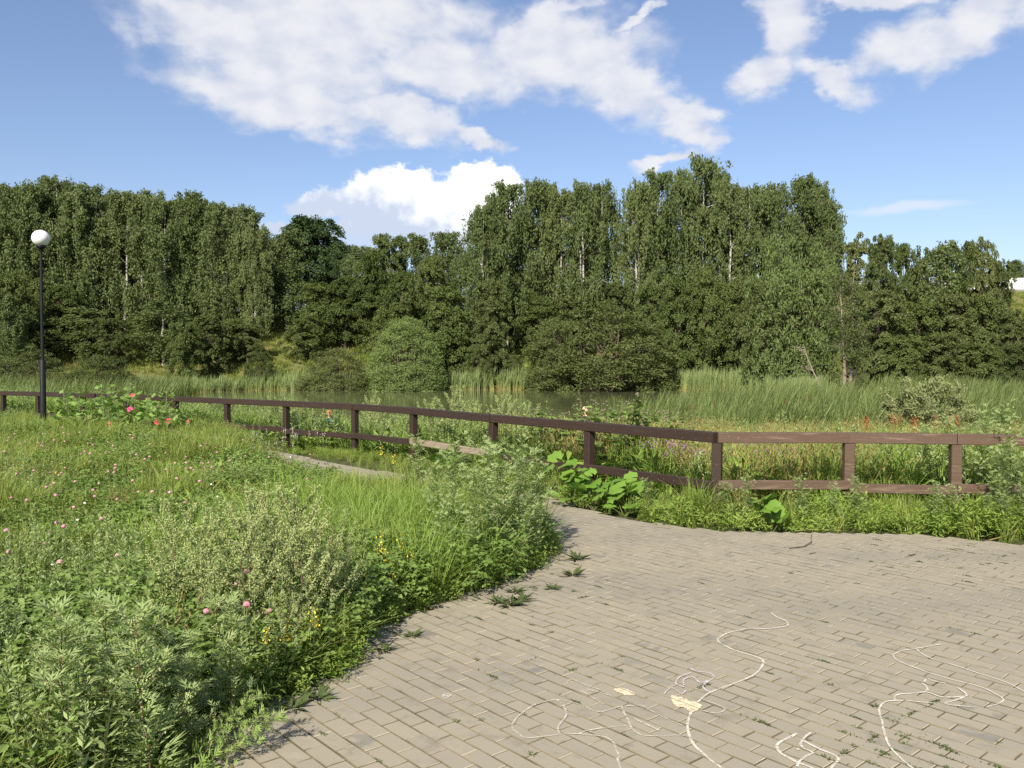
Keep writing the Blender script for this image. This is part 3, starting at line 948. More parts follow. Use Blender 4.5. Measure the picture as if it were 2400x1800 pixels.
def broad(seed, rad=3.4, h=10.0, base=0.10, loose=0.0, n_sp=235, droop=0.25, lw=(.15, .26), per=100, shape='dome'):
    rg = np.random.default_rng(seed)
    tg_, cg = G(), G()
    tp = trunk_path(rg, h * 0.86, 0.02)
    tg_.add(*tube(tp, np.linspace(0.20, 0.04, len(tp)), 7))
    # a few big lobes make the outline, sprays of leaves cover them
    lob = []
    for i in range(18):
        f = base + (1 - base) * (i + 0.6) / 18
        th = i * 2.4 + rg.normal(0, .4)
        if shape == 'dome':
            env = math.sin(math.pi * (0.14 + 0.80 * f)) ** 0.7
        elif shape == 'cone':
            env = (1.03 - f) ** 0.75
        else:
            env = math.sqrt(max(0.03, 1 - (2 * (f - .45) / 1.15) ** 2))
        rr = rad * env * 0.56
        lob.append((math.cos(th) * rr, math.sin(th) * rr, f * h - 0.10 * h * (f - .5), rad * (0.34 + 0.22 * env) * rg.uniform(.85, 1.15)))
    lob.append((0, 0, h * .90, rad * (.36 if shape != 'cone' else .12)))
    lob.append((0, 0, h * .55, rad * .62))
    lob.append((rad * .12, 0, h * .76, rad * (.50 if shape != 'cone' else .25)))
    lob = np.array(lob)
    li = rg.integers(0, len(lob), n_sp)
    d = rnd_dir(rg, n_sp)
    d[:, 2] = np.abs(d[:, 2]) * 0.9 - 0.22
    c = lob[li, :3] + unit(d) * lob[li, 3:4] * rg.uniform(.72, 1.0 + 0.45 * loose, (n_sp, 1)) * np.array([1, 1, 1.05])
    c[:, 2] = np.clip(c[:, 2], base * h * .4 + 0.15, h)
    for i in range(0, n_sp, 5):
        z0 = max(0.3, c[i, 2] * .72 - .3)
        p0 = np.array([np.interp(z0, tp[:, 2], tp[:, 0]), np.interp(z0, tp[:, 2], tp[:, 1]), z0])
        tg_.add(*limb(p0, c[i], 0.05, 0.012, 0.05, rg, 5))
    axis_out = unit(c - np.array([0, 0, h * .42])) * [1, 1, .6] + [0, 0, .75]
    axis_out = unit(axis_out)
    sr = rg.uniform(.38, .78, n_sp) * rad / 3.4
    q = rg.normal(size=(n_sp, per, 3))
    q = unit(q) * rg.random((n_sp, per, 1)) ** .45 * sr[:, None, None]
    qa = (q * axis_out[:, None, :]).sum(-1, keepdims=True)
    q = q - axis_out[:, None, :] * qa * 0.42          # flatten into a spray
    rad2 = np.linalg.norm(q, axis=-1, keepdims=True) / sr[:, None, None]
    q = q - np.array([0, 0, 1.0]) * rad2 ** 2 * droop * sr[:, None, None] * 1.6
    C = (c[:, None, :] + q).reshape(-1, 3)
    k = len(C)
    N = np.repeat(axis_out, per, 0) * 0.9 + rg.normal(0, .55, (k, 3))
    D = unit(q.reshape(-1, 3)) + rg.normal(0, .6, (k, 3)) - [0, 0, .35]
    tone = np.repeat(np.clip(rg.normal(.5, .17, n_sp)[:, None] + rg.normal(0, .13, (n_sp, per)), 0, 1).ravel(), 4)
    L = rg.uniform(*lw, k)
    V, F = leaves(C, D, N, L, L * rg.uniform(.62, .85, k), 0.10)
    cg.add(V, F, tone=tone)
    return tg_, cg, rad


def shrub(seed, rad=3.6, h=10.0, narrow=False, n_sp=170, per=90, lw=(.20, .34), ratio=.4, whippy=0.0, rough=1.0):
    """many stems from the ground, leaves down to the bottom"""
    rg = np.random.default_rng(seed)
    tg_, cg = G(), G()
    d = rnd_dir(rg, n_sp)
    d[:, 2] = np.abs(d[:, 2])
    bump_ = 1 + 0.13 * np.sin(np.arctan2(d[:, 1], d[:, 0]) * 3 + seed) + 0.10 * np.sin(d[:, 2] * 7 + seed * 2) + rg.normal(0, .05, n_sp)
    bump_ = 1 + (bump_ - 1) * rough
    env = d * np.array([rad, rad, h * .98]) * (rg.uniform(.62 + .2 * (1 - rough), 1.0, n_sp) ** .6)[:, None] * bump_[:, None]
    env[:, 2] = np.clip(env[:, 2], 0.35, h)
    low = rg.random(n_sp) < .34
    env[low, 2] = rg.uniform(.2, h * .35, low.sum())
    c = env
    for i in range(0, n_sp, 6):
        b = np.array([rg.normal(0, rad * .09), rg.normal(0, rad * .09), -.2])
        tg_.add(*limb(b, c[i], 0.075, 0.014, 0.10, rg, 6))
    up = unit(unit(c * [1, 1, .6]) + [0, 0, .85 + whippy])
    sr = rg.uniform(.5, 1.0, n_sp)
    q = unit(rg.normal(size=(n_sp, per, 3))) * rg.random((n_sp, per, 1)) ** .5 * sr[:, None, None]
    qa = (q * up[:, None, :]).sum(-1, keepdims=True)
    q = q - up[:, None, :] * qa * (.5 - whippy)
    C = (c[:, None, :] + q).reshape(-1, 3)
    C[:, 2] = np.maximum(C[:, 2], .05)
    k = len(C)
    N = np.repeat(unit(c + [0, 0, h * .1]), per, 0) + rg.normal(0, .7, (k, 3))
    D = np.repeat(up, per, 0) * (.6 + whippy) + rg.normal(0, .75, (k, 3))
    tone = np.repeat(np.clip(rg.normal(.5, .15, n_sp)[:, None] + rg.normal(0, .15, (n_sp, per)), 0, 1).ravel(), 4)
    L = rg.uniform(*lw, k)
    V, F = leaves(C, D, N, L, L * ratio, 0.06)
    cg.add(V, F, tone=tone)
    return tg_, cg, rad


def build(gens, bark, leafm):
    out = []
    for tg_, cg, rad in gens:
        V = np.concatenate(cg.V)
        rad = np.percentile(np.hypot(V[:, 0], V[:, 1]), 96)
        out.append((tg_.mesh('trunk', [bark, BARK], True), cg.mesh('crown', [leafm]), rad, np.percentile(V[:, 2], 99.7)))
    return out


PROTO = {
    'birch': build([birch(s) for s in (11, 12, 13, 14)], BIRCHB, L_BIRCH),
    'slim': build([birch(s, 2.0, slim=True) for s in (21, 22)], BIRCHB, L_BIRCH),
    'maple': build([broad(s) for s in (31, 32, 33, 34)], BARK, L_MAPLE),
    'dark': build([broad(s, 3.6, n_sp=420, base=.04, shape='egg') for s in (36, 37)], BARK, L_DARK),
    'alder': build([broad(s, 2.9, loose=.8, base=.05, droop=.1, lw=(.15, .26), shape='egg') for s in (41, 42, 43)], BARK, L_ALDER),
    'cone': build([broad(51, 2.4, loose=.5, base=.05, n_sp=190, lw=(.14, .24), shape='cone')], BARK, L_ALDER),
    'bush': build([shrub(s, 4.6, n_sp=380, per=80, lw=(.18, .30), rough=.55) for s in (61, 62, 63)], BARK, L_ALDER),
    'willow': build([shrub(71, 4.4, n_sp=480, per=90, lw=(.20, .32), ratio=.36, whippy=.15)], BARK, L_WILLOW),
    'rwillow': build([shrub(72, 4.0, n_sp=620, per=80, lw=(.17, .28), ratio=.34, whippy=.1, rough=.25)], BARK, L_RWILLOW),
    'gwillow': build([shrub(s, 5.0, n_sp=250, per=90, lw=(.22, .40), ratio=.32, whippy=.35) for s in (73, 74)], BARK, L_GWILLOW),
}
TREES=[('birch',-71.1,117,25.6,6.3),('birch',-69.1,119,26.3,6.5),('birch',-64.5,116,25.4,6.0),('birch',-64.0,121,26.7,6.2),('birch',-59.1,117,25.5,6.0),('birch',-57.2,119,25.4,6.1),('birch',-53.4,117,25.1,6.0),('birch',-51.5,120,25.1,6.2),('birch',-47.4,117,24.3,6.0),('birch',-45.3,119,24.3,6.1),('birch',-42.1,118,23.6,6.1),('birch',-38.6,116,23.1,6.0),('birch',-36.7,117,22.3,5.7),('birch',-34.1,114,19.6,3.7),('birch',-76.4,128,28.0,6.6),('birch',-73.1,129,28.2,6.6),('birch',-68.6,127,27.8,6.5),('birch',-66.5,129,28.1,6.6),('birch',-62.4,127,27.1,6.5),('birch',-60.3,129,27.3,6.6),('birch',-55.9,127,26.5,6.5),('birch',-53.7,129,26.5,6.6),('birch',-49.8,127,25.7,6.5),('birch',-47.0,128,25.4,6.6),('birch',-43.6,127,24.7,6.5),('maple',-32.3,138,24.3,11.2),('maple',-36.2,135,20.9,6.6),('maple',-27.6,136,20.8,5.5),('birch',-38.6,132,21.8,6.4),('slim',-30.8,118,19.6,4.8),('birch',-22.4,125,19.2,4.4),('maple',-18.2,122,19.7,5.0),('slim',-15.8,125,19.7,3.7),('slim',-13.4,122,20.4,4.3),('birch',-9.8,120,19.6,5.5),('birch',-7.3,118,17.1,3.8),('maple',-23.4,104,11.1,6.8),('maple',-25.4,103,6.8,5.0),('maple',-20.7,106,12.1,5.8),('maple',-16.5,105,11.7,6.8),('maple',-18.5,112,16.0,5.5),('maple',-13.8,108,12.9,6.4),('maple',-10.5,110,14.9,6.6),('maple',-8.1,106,11.0,6.3),('maple',-11.2,103,8.5,7.3),('maple',-6.4,102,6.8,5.0),('maple',-14.7,104,8.5,6.2),('birch',-3.6,110,21.1,4.8),('birch',-0.7,112,25.0,5.5),('birch',2.7,114,26.1,5.6),('birch',6.0,112,24.5,5.2),('birch',8.8,110,24.0,5.1),('birch',12.0,112,24.5,4.9),('birch',-2.0,118,24.1,5.8),('birch',4.8,120,26.3,5.9),('birch',11.2,119,25.5,5.8),('alder',-2.6,103,11.8,5.0),('maple',0.2,104,13.0,5.6),('maple',3.3,102,9.5,5.5),('alder',6.9,103,9.6,6.1),('maple',10.4,104,10.8,5.6),('alder',-3.6,101,6.7,4.4),('alder',12.8,106,11.5,4.6),('birch',15.7,108,23.6,4.7),('birch',18.6,110,25.5,5.1),('birch',22.0,112,25.6,4.9),('birch',24.9,113,27.4,6.1),('birch',28.1,111,26.0,5.4),('birch',31.6,113,25.9,5.2),('birch',34.1,110,25.3,5.1),('birch',37.7,112,26.2,5.5),('birch',40.4,112,24.7,4.6),('slim',41.0,110,22.0,3.3),('birch',18.7,118,26.0,5.8),('birch',27.6,118,27.2,5.8),('birch',34.6,118,26.5,5.8),('birch',40.6,117,26.1,5.7),('maple',16.2,102,10.6,6.1),('maple',19.7,103,11.8,6.1),('maple',23.1,103,12.4,6.1),('maple',26.2,102,11.7,6.1),('alder',20.3,100,7.2,5.4),('maple',24.3,99,6.6,5.4),('alder',27.2,98,11.3,5.8),('maple',25.4,97,4.9,4.7),('willow',29.8,92,14.6,9.5),('alder',26.8,91,10.1,5.4),('maple',32.1,90,11.0,4.9),('alder',27.4,88,5.6,5.7),('alder',29.5,86,5.5,5.6),('cone',33.7,84,13.9,3.6),('twin',24.5,62,9.1,4.0),('alder',36.3,84,13.7,4.3),('maple',37.4,82,12.6,3.8),('alder',40.1,84,13.2,3.4),('slim',42.7,85,13.8,3.2),('maple',43.2,82,12.8,4.0),('alder',43.8,80,13.3,4.3),('alder',47.9,84,11.8,3.2),('alder',33.5,78,8.5,5.1),('maple',36.4,77,7.6,5.0),('alder',39.2,76,7.5,4.9),('maple',42.1,76,7.5,4.9),('alder',43.4,74,6.4,3.6),('maple',32.0,70,4.0,4.6),('alder',34.9,69,4.0,4.5),('maple',37.4,68,3.2,4.4),('alder',39.3,66,3.2,3.6),('alder',29.2,70,4.0,3.4),('bush',23.7,58,1.3,2.0),('maple',100.1,170,21.9,4.6),('maple',103.8,170,22.4,5.5),('bush',9.8,93,8.8,13.6),('bush',4.7,92,6.3,5.0),('bush',14.6,93,6.3,5.5),('rwillow',-11.5,92,6.4,7.2),('gwillow',-19.8,97,3.4,7.9),('bush',-3.8,100,3.7,2.8),('bush',0.2,101,3.0,2.3),('maple',-63.4,108,12.9,6.4),('maple',-59.7,107,12.2,5.8),('maple',-56.0,106,11.0,6.3),('maple',-60.0,104,7.4,6.2),('maple',-55.6,103,6.8,6.1),('slim',-53.3,108,8.8,5.3),('alder',-48.8,104,6.9,5.6),('maple',-45.4,104,7.4,5.1),('slim',-43.1,106,9.2,4.6),('maple',-39.4,103,6.8,5.0),('alder',-36.9,104,7.4,5.1),('maple',-34.1,104,6.9,5.1),('alder',-32.8,106,6.4,4.6),('slim',-59.0,100,9.4,3.3),('gwillow',-42.5,75,3.2,6.5),('gwillow',-34.8,72,2.3,6.6),('gwillow',-36.5,70,0.9,3.4),('gwillow',-29.9,101,3.3,3.3)]

KIND = {
    'birch': ('birch_tree', 'birch', None), 'slim': ('birch_tree', 'birch', None), 'maple': ('leafy_tree', 'tree', None), 'dark': ('leafy_tree', 'tree', None),
    'alder': ('alder_tree', 'tree', None), 'cone': ('alder_tree', 'tree', None), 'bush': ('bush', 'bush', None), 'willow': ('willow_tree', 'willow', None),
    'rwillow': ('willow_bush', 'willow bush', None), 'gwillow': ('willow_bush', 'willow bush', None), }
rg = np.random.default_rng(77)
rgy = np.random.default_rng(9)
for idx, (kd, x, y, top, wd) in enumerate(TREES):
    if kd in ('maple', 'alder') and 66 < y < 112:       # stand them at uneven depths
        f = 1 + rgy.uniform(-4.5, 9.0) / y
        x, y, top, wd = x * f, y * f, EYE + (top - EYE) * f, wd * f * rgy.uniform(.85, 1.12)
    if kd == 'twin':
        continue
    if kd in ('bush', 'rwillow') and 88 < y < 95:      # on the water's edge
        x, wd, y = x * (y + 4) / y, wd * (y + 4) / y, y + 4
    u = x / y * 2000 + 1200            # where along the view it stands, for wording only
    lab, grp = None, None
    if kd in ('birch', 'slim'):
        if x < -30:
            lab, grp = 'tall weeping birch in the front of the left birch wood', 'birch wood on the left bank'
            if y > 123:
                lab = 'birch farther back in the left birch wood'
        elif u < 1080:
            lab, grp = 'smaller pale birch above the leafy trees of the far bank', 'birches behind the middle of the far bank'
        elif u < 1450:
            lab, grp = 'tall weeping birch in the stand beside the white cloud', 'birch stand left of the dark gap'
        elif u < 2000:
            lab, grp = 'tall weeping birch in the highest stand behind the round willow', 'highest birch stand'
        else:
            lab, grp = 'thin light birch among the dark trees on the right bank', 'trees on the right bank'
        if kd == 'slim' and abs(x + 30.4) < 3 and y == 118:
            lab = 'slim birch with a bare white trunk in front of the dark round tree'
            grp = None
    elif kd in ('maple', 'alder'):
        if x < -30 and y < 110:
            lab, grp = 'low leafy tree at the foot of the left birch wood', 'understorey trees below the left birch wood'
        elif y > 150:
            lab, grp = 'distant tree rising behind the white building', 'trees behind the white building'
        elif u < 820 and y > 125:
            lab, grp = 'dark round-topped tree rising behind the slim white birch', 'dark trees behind the slim birch'
        elif u < 1100:
            lab, grp = 'bushy leafy tree on the far bank between the birch stands', 'leafy trees in the middle of the far bank'
        elif u < 1750 and y > 96:
            lab, grp = 'dark leafy tree under the high birches behind the pond', 'understorey trees below the high birches'
        elif u < 1950 and y > 85:
            lab, grp = 'shaded leafy tree crowding round the tall round willow', 'trees round the tall willow'
        else:
            lab, grp = 'dark alder on the right bank behind the reeds', 'trees on the right bank'
    elif kd == 'cone':
        lab = 'pointed conical alder just right of the high birch stand'
    elif kd == 'willow':
        lab = 'tall rounded light green willow in front of the high birch stand'
    elif kd == 'rwillow':
        lab = 'egg-shaped bright green willow bush at the far water edge'
    elif kd == 'gwillow':
        if y > 90:
            lab = 'grey green willow scrub left of the egg-shaped willow' if wd > 5 and x > -25 else 'small grey green scrub at the foot of the grass slope'
        else:
            lab = {160: 'broad olive willow bush right behind the lamp post', 170: 'low grey green willow bush right of the lamp post', 90: 'small willow bush between the two bushes by the lamp post'}[int(round(wd / 1.085 * 2000 / y / 10) * 10)]
    elif kd == 'bush':
        if y < 60:
            lab = 'small bright green bush at the foot of the two-stemmed alder'
        elif wd > 10:
            lab = 'large spreading bush overhanging the water in the middle of the far shore'
        elif y < 98.5:
            lab = 'left flank of bushes beside the large one over the water' if u < 1350 else 'rounded bush at the right side of the large one over the water'
            lab = lab.replace('left flank of bushes beside', 'rounded bush at the left side of')
        else:
            lab = 'small dark bush on the grassy bank right of the egg-shaped willow' if wd > 2.6 else 'smallest dark bush on the grassy bank, beside the large overhanging bush'
    if kd == 'maple' and (u < 820 and y > 125):
        kk = 'dark'
    elif kd == 'gwillow':
        kk = 'bush'
    else:
        kk = kd
    protos = PROTO[kk]
    tm, cm, rad, ztop = protos[idx % len(protos)]
    gz = float(ground_z(x, y))
    if kd in ('bush', 'rwillow') and 91 < y < 99:
        gz = max(gz, POND_Z + 0.05)
    hgt = (top - gz) 
    sx = wd / 2 / rad * ((.98 if kk in ('maple', 'alder') else 1.12) if kk not in ('birch', 'slim') else 1.42)
    nm, cat, _ = KIND[kk]
    root = thing(nm, lab, cat, (x, y, gz - 0.1), rg.random() * 6.28, grp, (sx * rg.uniform(.9, 1.1), sx * rg.uniform(.9, 1.1), hgt / ztop * (rg.uniform(.95, 1.05) if kk in ('birch', 'slim') else rg.uniform(.97, 1.03))))
    link('trunk', tm, root)
    link('crown', cm, root)

# the two-stemmed alder by the reeds
rg = np.random.default_rng(5)
tg_, cg = G(), G()
tops = []
for (dx, lean, hh) in ((-.12, -.055, 9.6), (.22, .012, 10.0), (.30, .16, 5.6)):
    z = np.linspace(-.3, hh, 9)
    p = np.c_[dx + lean * z + rg.normal(0, .05, 9), rg.normal(0, .05, 9), z]
    tg_.add(*tube(p, np.linspace(.17 if hh > 6 else .09, .02, 9), 7))
    for i in range(26 if hh > 6 else 9):
        zz = rg.uniform(.28, 1.0) * hh
        th = rg.random() * 6.28
        r_ = rg.uniform(.5, 1.9) * (1.15 - .55 * zz / hh)
        p0 = np.array([np.interp(zz, z, p[:, 0]), np.interp(zz, z, p[:, 1]), zz])
        p1 = p0 + [math.cos(th) * r_, math.sin(th) * r_, r_ * rg.uniform(-.1, .55)]
        tg_.add(*limb(p0, p1, .035, .008, .08, rg, 5))
        for s in rg.uniform(.55, 1.1, 3):
            tops.append(p0 + (p1 - p0) * s)
tops = np.array(tops)
q = rg.normal(0, .27, (len(tops), 42, 3)) * [1, 1, .7]
C = (tops[:, None] + q).reshape(-1, 3)
k = len(C)
L = rg.uniform(.09, .16, k)
V, F = leaves(C, rg.normal(0, 1, (k, 3)), rg.normal(0, .6, (k, 3)) + [0, -.3, .7], L, L * .75)
cg.add(V, F, tone=np.repeat(np.clip(rg.normal(.65, .2, k), 0, 1), 4))
ax, ay = 24.4, 62.0
gz = float(ground_z(ax, ay))
gz = max(gz, -1.4)
PALEB, t = mat('pale_brown_bark')
n = t.noise(t.n('ShaderNodeTexCoord').outputs['Object'], 6, 4, .6)
finish(t, principled(t, t.mix(n, (0.14, 0.11, 0.085), (0.30, 0.25, 0.19)), .9, .15))
root = thing('alder_tree', 'thin two-stemmed alder with a bare trunk standing behind the reeds on the right', 'tree', (ax, ay, gz), 0, None, (1, 1, (8.6 - gz - .2) / 10))
link('trunk', tg_.mesh('trunk', [PALEB], True), root)
link('crown', cg.mesh('crown', [L_ALDER]), root)

# dead leaning sapling
g = G()
p = np.array([(0, 0, -.2), (-.5, 0, 1.0), (-1.05, 0.05, 2.2), (-1.5, .1, 3.3), (-1.75, .1, 4.2)])
g.add(*tube(p, np.linspace(.06, .012, 5), 6))
for i in range(16):
    s = rg.uniform(.35, 1)
    p0 = np.array([np.interp(s, np.linspace(0, 1, 5), p[:, j]) for j in range(3)])
    g.add(*limb(p0, p0 + [rg.uniform(-1.1, -.3), rg.normal(0, .4), rg.uniform(-.1, .35)], .018, .005, .06, rg, 4))
o = tag(link('dead_sapling', g.mesh('dead_sapling', [DEADB], True), None, (22.6, 61, -1.2)), 'bare dead sapling leaning left beside the two-stemmed alder', 'dead tree')

# ------------------------------------------------------------------ low plants
HID = bpy.data.collections.new('plant_stock')          # stock for the scattered ground cover; not linked into the scene


def blades(g, rg, n, h, wd, spread, lean, m=0, tone=None, curl=.25, tones=(.5, .2), base=(0, 0), grad=0.0, wind=0.0):
    az = rg.random(n) * 6.283
    r_ = spread * np.sqrt(rg.random(n))
    b = np.c_[base[0] + r_ * np.cos(rg.random(n) * 6.283), base[1] + r_ * np.sin(rg.random(n) * 6.283), np.full(n, -.02)]
    hh = h * rg.uniform(.5, 1.08, n)
    le = np.abs(rg.normal(lean, lean * .5, n))
    dx, dy = np.cos(az), np.sin(az)
    ts = np.array([0, .36, .7, 1.0])
    ws = np.array([.75, 1.0, .72, .06])
    lat = le[:, None] * hh[:, None] * ts ** 1.9
    z = hh[:, None] * ts * (1 - curl * le[:, None] * ts ** 2)
    ctr = np.stack([b[:, 0:1] + dx[:, None] * lat + wind * hh[:, None] * ts ** 1.6, b[:, 1:2] + dy[:, None] * lat, b[:, 2:] + z], -1)
    tw = rg.normal(0, .5, n)
    sx, sy = -np.sin(az + tw), np.cos(az + tw)
    side = np.stack([sx, sy, np.zeros(n)], -1)[:, None, :] * (ws[None, :, None] * wd * rg.uniform(.6, 1.15, n)[:, None, None] * .5)
    V = np.stack([ctr - side, ctr + side], 2).reshape(n, 8, 3)
    k = np.arange(n)[:, None] * 8
    F = np.concatenate([k + [0, 1, 3, 2], k + [2, 3, 5, 4], k + [4, 5, 7, 6]])
    tt = np.clip(rg.normal(*tones, n), 0, 1)[:, None] * (1 - grad) + grad * np.repeat(ts, 2)[None, :]
    g.add(V, F, m, tt.ravel() if tone is None else tone)
    return ctr[:, -1]


def trefoil(g, rg, n, h, spread, size, m=0, hmin=.35):
    r_ = spread * np.sqrt(rg.random(n))
    th = rg.random(n) * 6.283
    c = np.c_[r_ * np.cos(th), r_ * np.sin(th), h * rg.uniform(hmin, 1, n)]
    nrm = unit(np.c_[rg.normal(0, .42, (n, 2)), np.ones(n)])
    a0 = rg.random(n) * 6.283
    tone = np.clip(rg.normal(.5, .22, n), 0, 1)
    for k in range(3):
        a = a0 + k * 2.094
        d = np.c_[np.cos(a), np.sin(a), rg.normal(-.12, .25, n)]
        sz = size * rg.uniform(.7, 1.2, n)
        V, F = leaves(c + d * (sz * .5)[:, None], d, nrm, sz, sz * .72, .08)
        g.add(V, F, m, np.repeat(tone, 4))


def lance(g, rg, n, h, size, wd, spread, m=0, up=.6):
    """broad arching leaves from a rosette or along short stems"""
    th = rg.random(n) * 6.283
    r_ = spread * np.sqrt(rg.random(n))
    ph = rg.random(n) * 6.283
    c = np.c_[r_ * np.cos(ph), r_ * np.sin(ph), h * rg.random(n) ** .8]
    d = np.c_[np.cos(th), np.sin(th), rg.normal(up, .35, n)]
    nr = np.c_[-np.cos(th) * .6, -np.sin(th) * .6, np.ones(n)] + rg.normal(0, .25, (n, 3))
    L = size * rg.uniform(.6, 1.2, n)
    V, F = leaves(c + unit(d) * L[:, None] * .5, d, nr, L, L * wd, .12)
    g.add(V, F, m, np.repeat(np.clip(rg.normal(.5, .22, n), 0, 1), 4))


def head(g, c, r, m=0, tone=.5, squash=.9, rg=None):
    """small clover-like flower head"""
    V, F = [], []
    for z_, q in ((-.9, .35), (-.35, .95), (.35, .95), (.9, .4)):
        for a in range(6):
            V.append((c[0] + r * q * math.cos(a * 1.047), c[1] + r * q * math.sin(a * 1.047), c[2] + r * z_ * squash))
    for k in range(3):
        for a in range(6):
            F.append((k * 6 + a, k * 6 + (a + 1) % 6, k * 6 + 6 + (a + 1) % 6, k * 6 + 6 + a))
    g.add(V, np.array(F), m, tone)
    g.F.append((np.array([[g.n - 6, g.n - 5, g.n - 4, g.n - 3, g.n - 2, g.n - 1]]), m))


def stock(name, g, mats):
    o = bpy.data.objects.new(name, g.mesh(name, mats))
    c = bpy.data.collections.get('stock_' + name.rsplit('_', 1)[0]) or bpy.data.collections.new('stock_' + name.rsplit('_', 1)[0])
    c.objects.link(o)
    return c


def scatter(name, coll, nvar, P, scale, rg, tilt=.10, kind='stuff', flat=None):
    """one object of ground cover: instances on points by geometry nodes"""
    P = np.asarray(P, float)
    n = len(P)
    me = bpy.data.meshes.new(name)
    me.vertices.add(n)
    me.vertices.foreach_set('co', P.astype(np.float32).ravel())
    at = me.attributes.new('rot', 'FLOAT_VECTOR', 'POINT')
    at.data.foreach_set('vector', np.c_[rg.normal(0, tilt, (n, 2)), rg.random(n) * 6.283 if flat is None else rg.normal(flat, .5, n)].astype(np.float32).ravel())
    at = me.attributes.new('siz', 'FLOAT_VECTOR', 'POINT')
    sc_ = np.broadcast_to(np.asarray(scale, float), (n,))
    at.data.foreach_set('vector', np.c_[sc_, sc_, sc_ * rg.uniform(.85, 1.15, n)].astype(np.float32).ravel())
    at = me.attributes.new('idx', 'INT', 'POINT')
    at.data.foreach_set('value', rg.integers(0, nvar, n).astype(np.int32))
    o = link(name, me)
    ng = bpy.data.node_groups.new(name, 'GeometryNodeTree')
    ng.interface.new_socket('Geometry', in_out='INPUT', socket_type='NodeSocketGeometry')
    ng.interface.new_socket('Geometry', in_out='OUTPUT', socket_type='NodeSocketGeometry')
    N = ng.nodes
    i_, o_ = N.new('NodeGroupInput'), N.new('NodeGroupOutput')
    ip, ci = N.new('GeometryNodeInstanceOnPoints'), N.new('GeometryNodeCollectionInfo')
    ci.inputs['Collection'].default_value = coll
    ci.inputs['Separate Children'].default_value = True
    ci.inputs['Reset Children'].default_value = True

    def attr(nm, ty):
        a = N.new('GeometryNodeInputNamedAttribute')
        a.data_type = ty
        a.inputs['Name'].default_value = nm
        return a.outputs[0]
    e = N.new('FunctionNodeEulerToRotation')
    L = ng.links.new
    L(attr('rot', 'FLOAT_VECTOR'), e.inputs[0])
    L(i_.outputs[0], ip.inputs['Points'])
    L(ci.outputs[0], ip.inputs['Instance'])
    ip.inputs['Pick Instance'].default_value = True
    L(attr('idx', 'INT'), ip.inputs['Instance Index'])
    L(e.outputs[0], ip.inputs['Rotation'])
    L(attr('siz', 'FLOAT_VECTOR'), ip.inputs['Scale'])
    L(ip.outputs[0], o_.inputs[0])
    md = o.modifiers.new('scatter', 'NODES')
    md.node_group = ng
    o['kind'] = kind
    return o


def pts_in(poly, dens, rg, keep=None, lift=0.0):
    q = np.asarray(poly)
    a, b = q.min(0), q.max(0)
    n = int((b - a).prod() * dens)
    p = a + (b - a) * rg.random((n, 2))
    p = p[pip(p, poly)]
    if keep is not None:
        p = p[rg.random(len(p)) < keep(p[:, 0], p[:, 1])]
    z = np.where(beyond_fence(p[:, 0], p[:, 1]) < .2, -.03, ground_z(p[:, 0], p[:, 1]) - .02)
    return np.c_[p, z + lift]


def in_view(x, y, pad=3.0):
    return (np.abs(x) < .62 * y + pad).astype(float)


rg = np.random.default_rng(2024)
for v in range(6):
    g = G()
    blades(g, rg, 34, .36, .0075, .075, .55, 0, tones=(.5, .22))
    blades(g, rg, 2, .42, .006, .06, .4, 1)
    C_GRASS = stock('tuft_%03d' % v, g, [L_GRASS, L_DRY])
for v in range(5):
    g = G()
    blades(g, rg, 46, .52, .0085, .09, .62, 0, tones=(.5, .22))
    C_LUSH = stock('lush_%03d' % v, g, [L_LUSH])
for v in range(5):
    g = G()
    trefoil(g, rg, 46, .27, .15, .030)
    blades(g, rg, 5, .30, .004, .10, .3, 0)
    C_CLOVER = stock('clover_%03d' % v, g, [L_CLOVER])
for v in range(5):
    g = G()
    lance(g, rg, 30, .20, .13, .30, .10, up=.5)
    C_HERB = stock('herb_%03d' % v, g, [L_HERB])
for v in range(5):
    g = G()
    lance(g, rg, 70, .24, .055, .34, .13, up=.35)
    trefoil(g, rg, 16, .2, .14, .022)
    C_HERB2 = stock('smallherb_%03d' % v, g, [L_HERB])
for v in range(4):
    g = G()
    tips = blades(g, rg, 44, .85, .0065, .16, .34, 0, tones=(.5, .25))
    k = len(tips)
    for s in (.0, .035, .07):
        V, F = leaves(tips - np.array([0, 0, s]) + rg.normal(0, .006, (k, 3)), rg.normal(0, .35, (k, 3)) + [0, 0, 1], rg.normal(0, 1, (k, 3)), .055, .016)
        g.add(V, F, 0, .8)
    C_DRYG = stock('drygrass_%03d' % v, g, [L_DRY])
for v in range(4):
    g = G()
    blades(g, rg, 15, 2.1, .055, .30, .26, 0, curl=.1, tones=(.5, .35), grad=.62, wind=.16)
    C_REED = stock('reed_%03d' % v, g, [L_REED])
for v in range(4):
    g = G()
    blades(g, rg, 26, 2.0, .05, .30, .15, 0, curl=.1, tones=(.5, .25), grad=.90, wind=.05)
    C_FREED = stock('farreed_%03d' % v, g, [L_FREED])
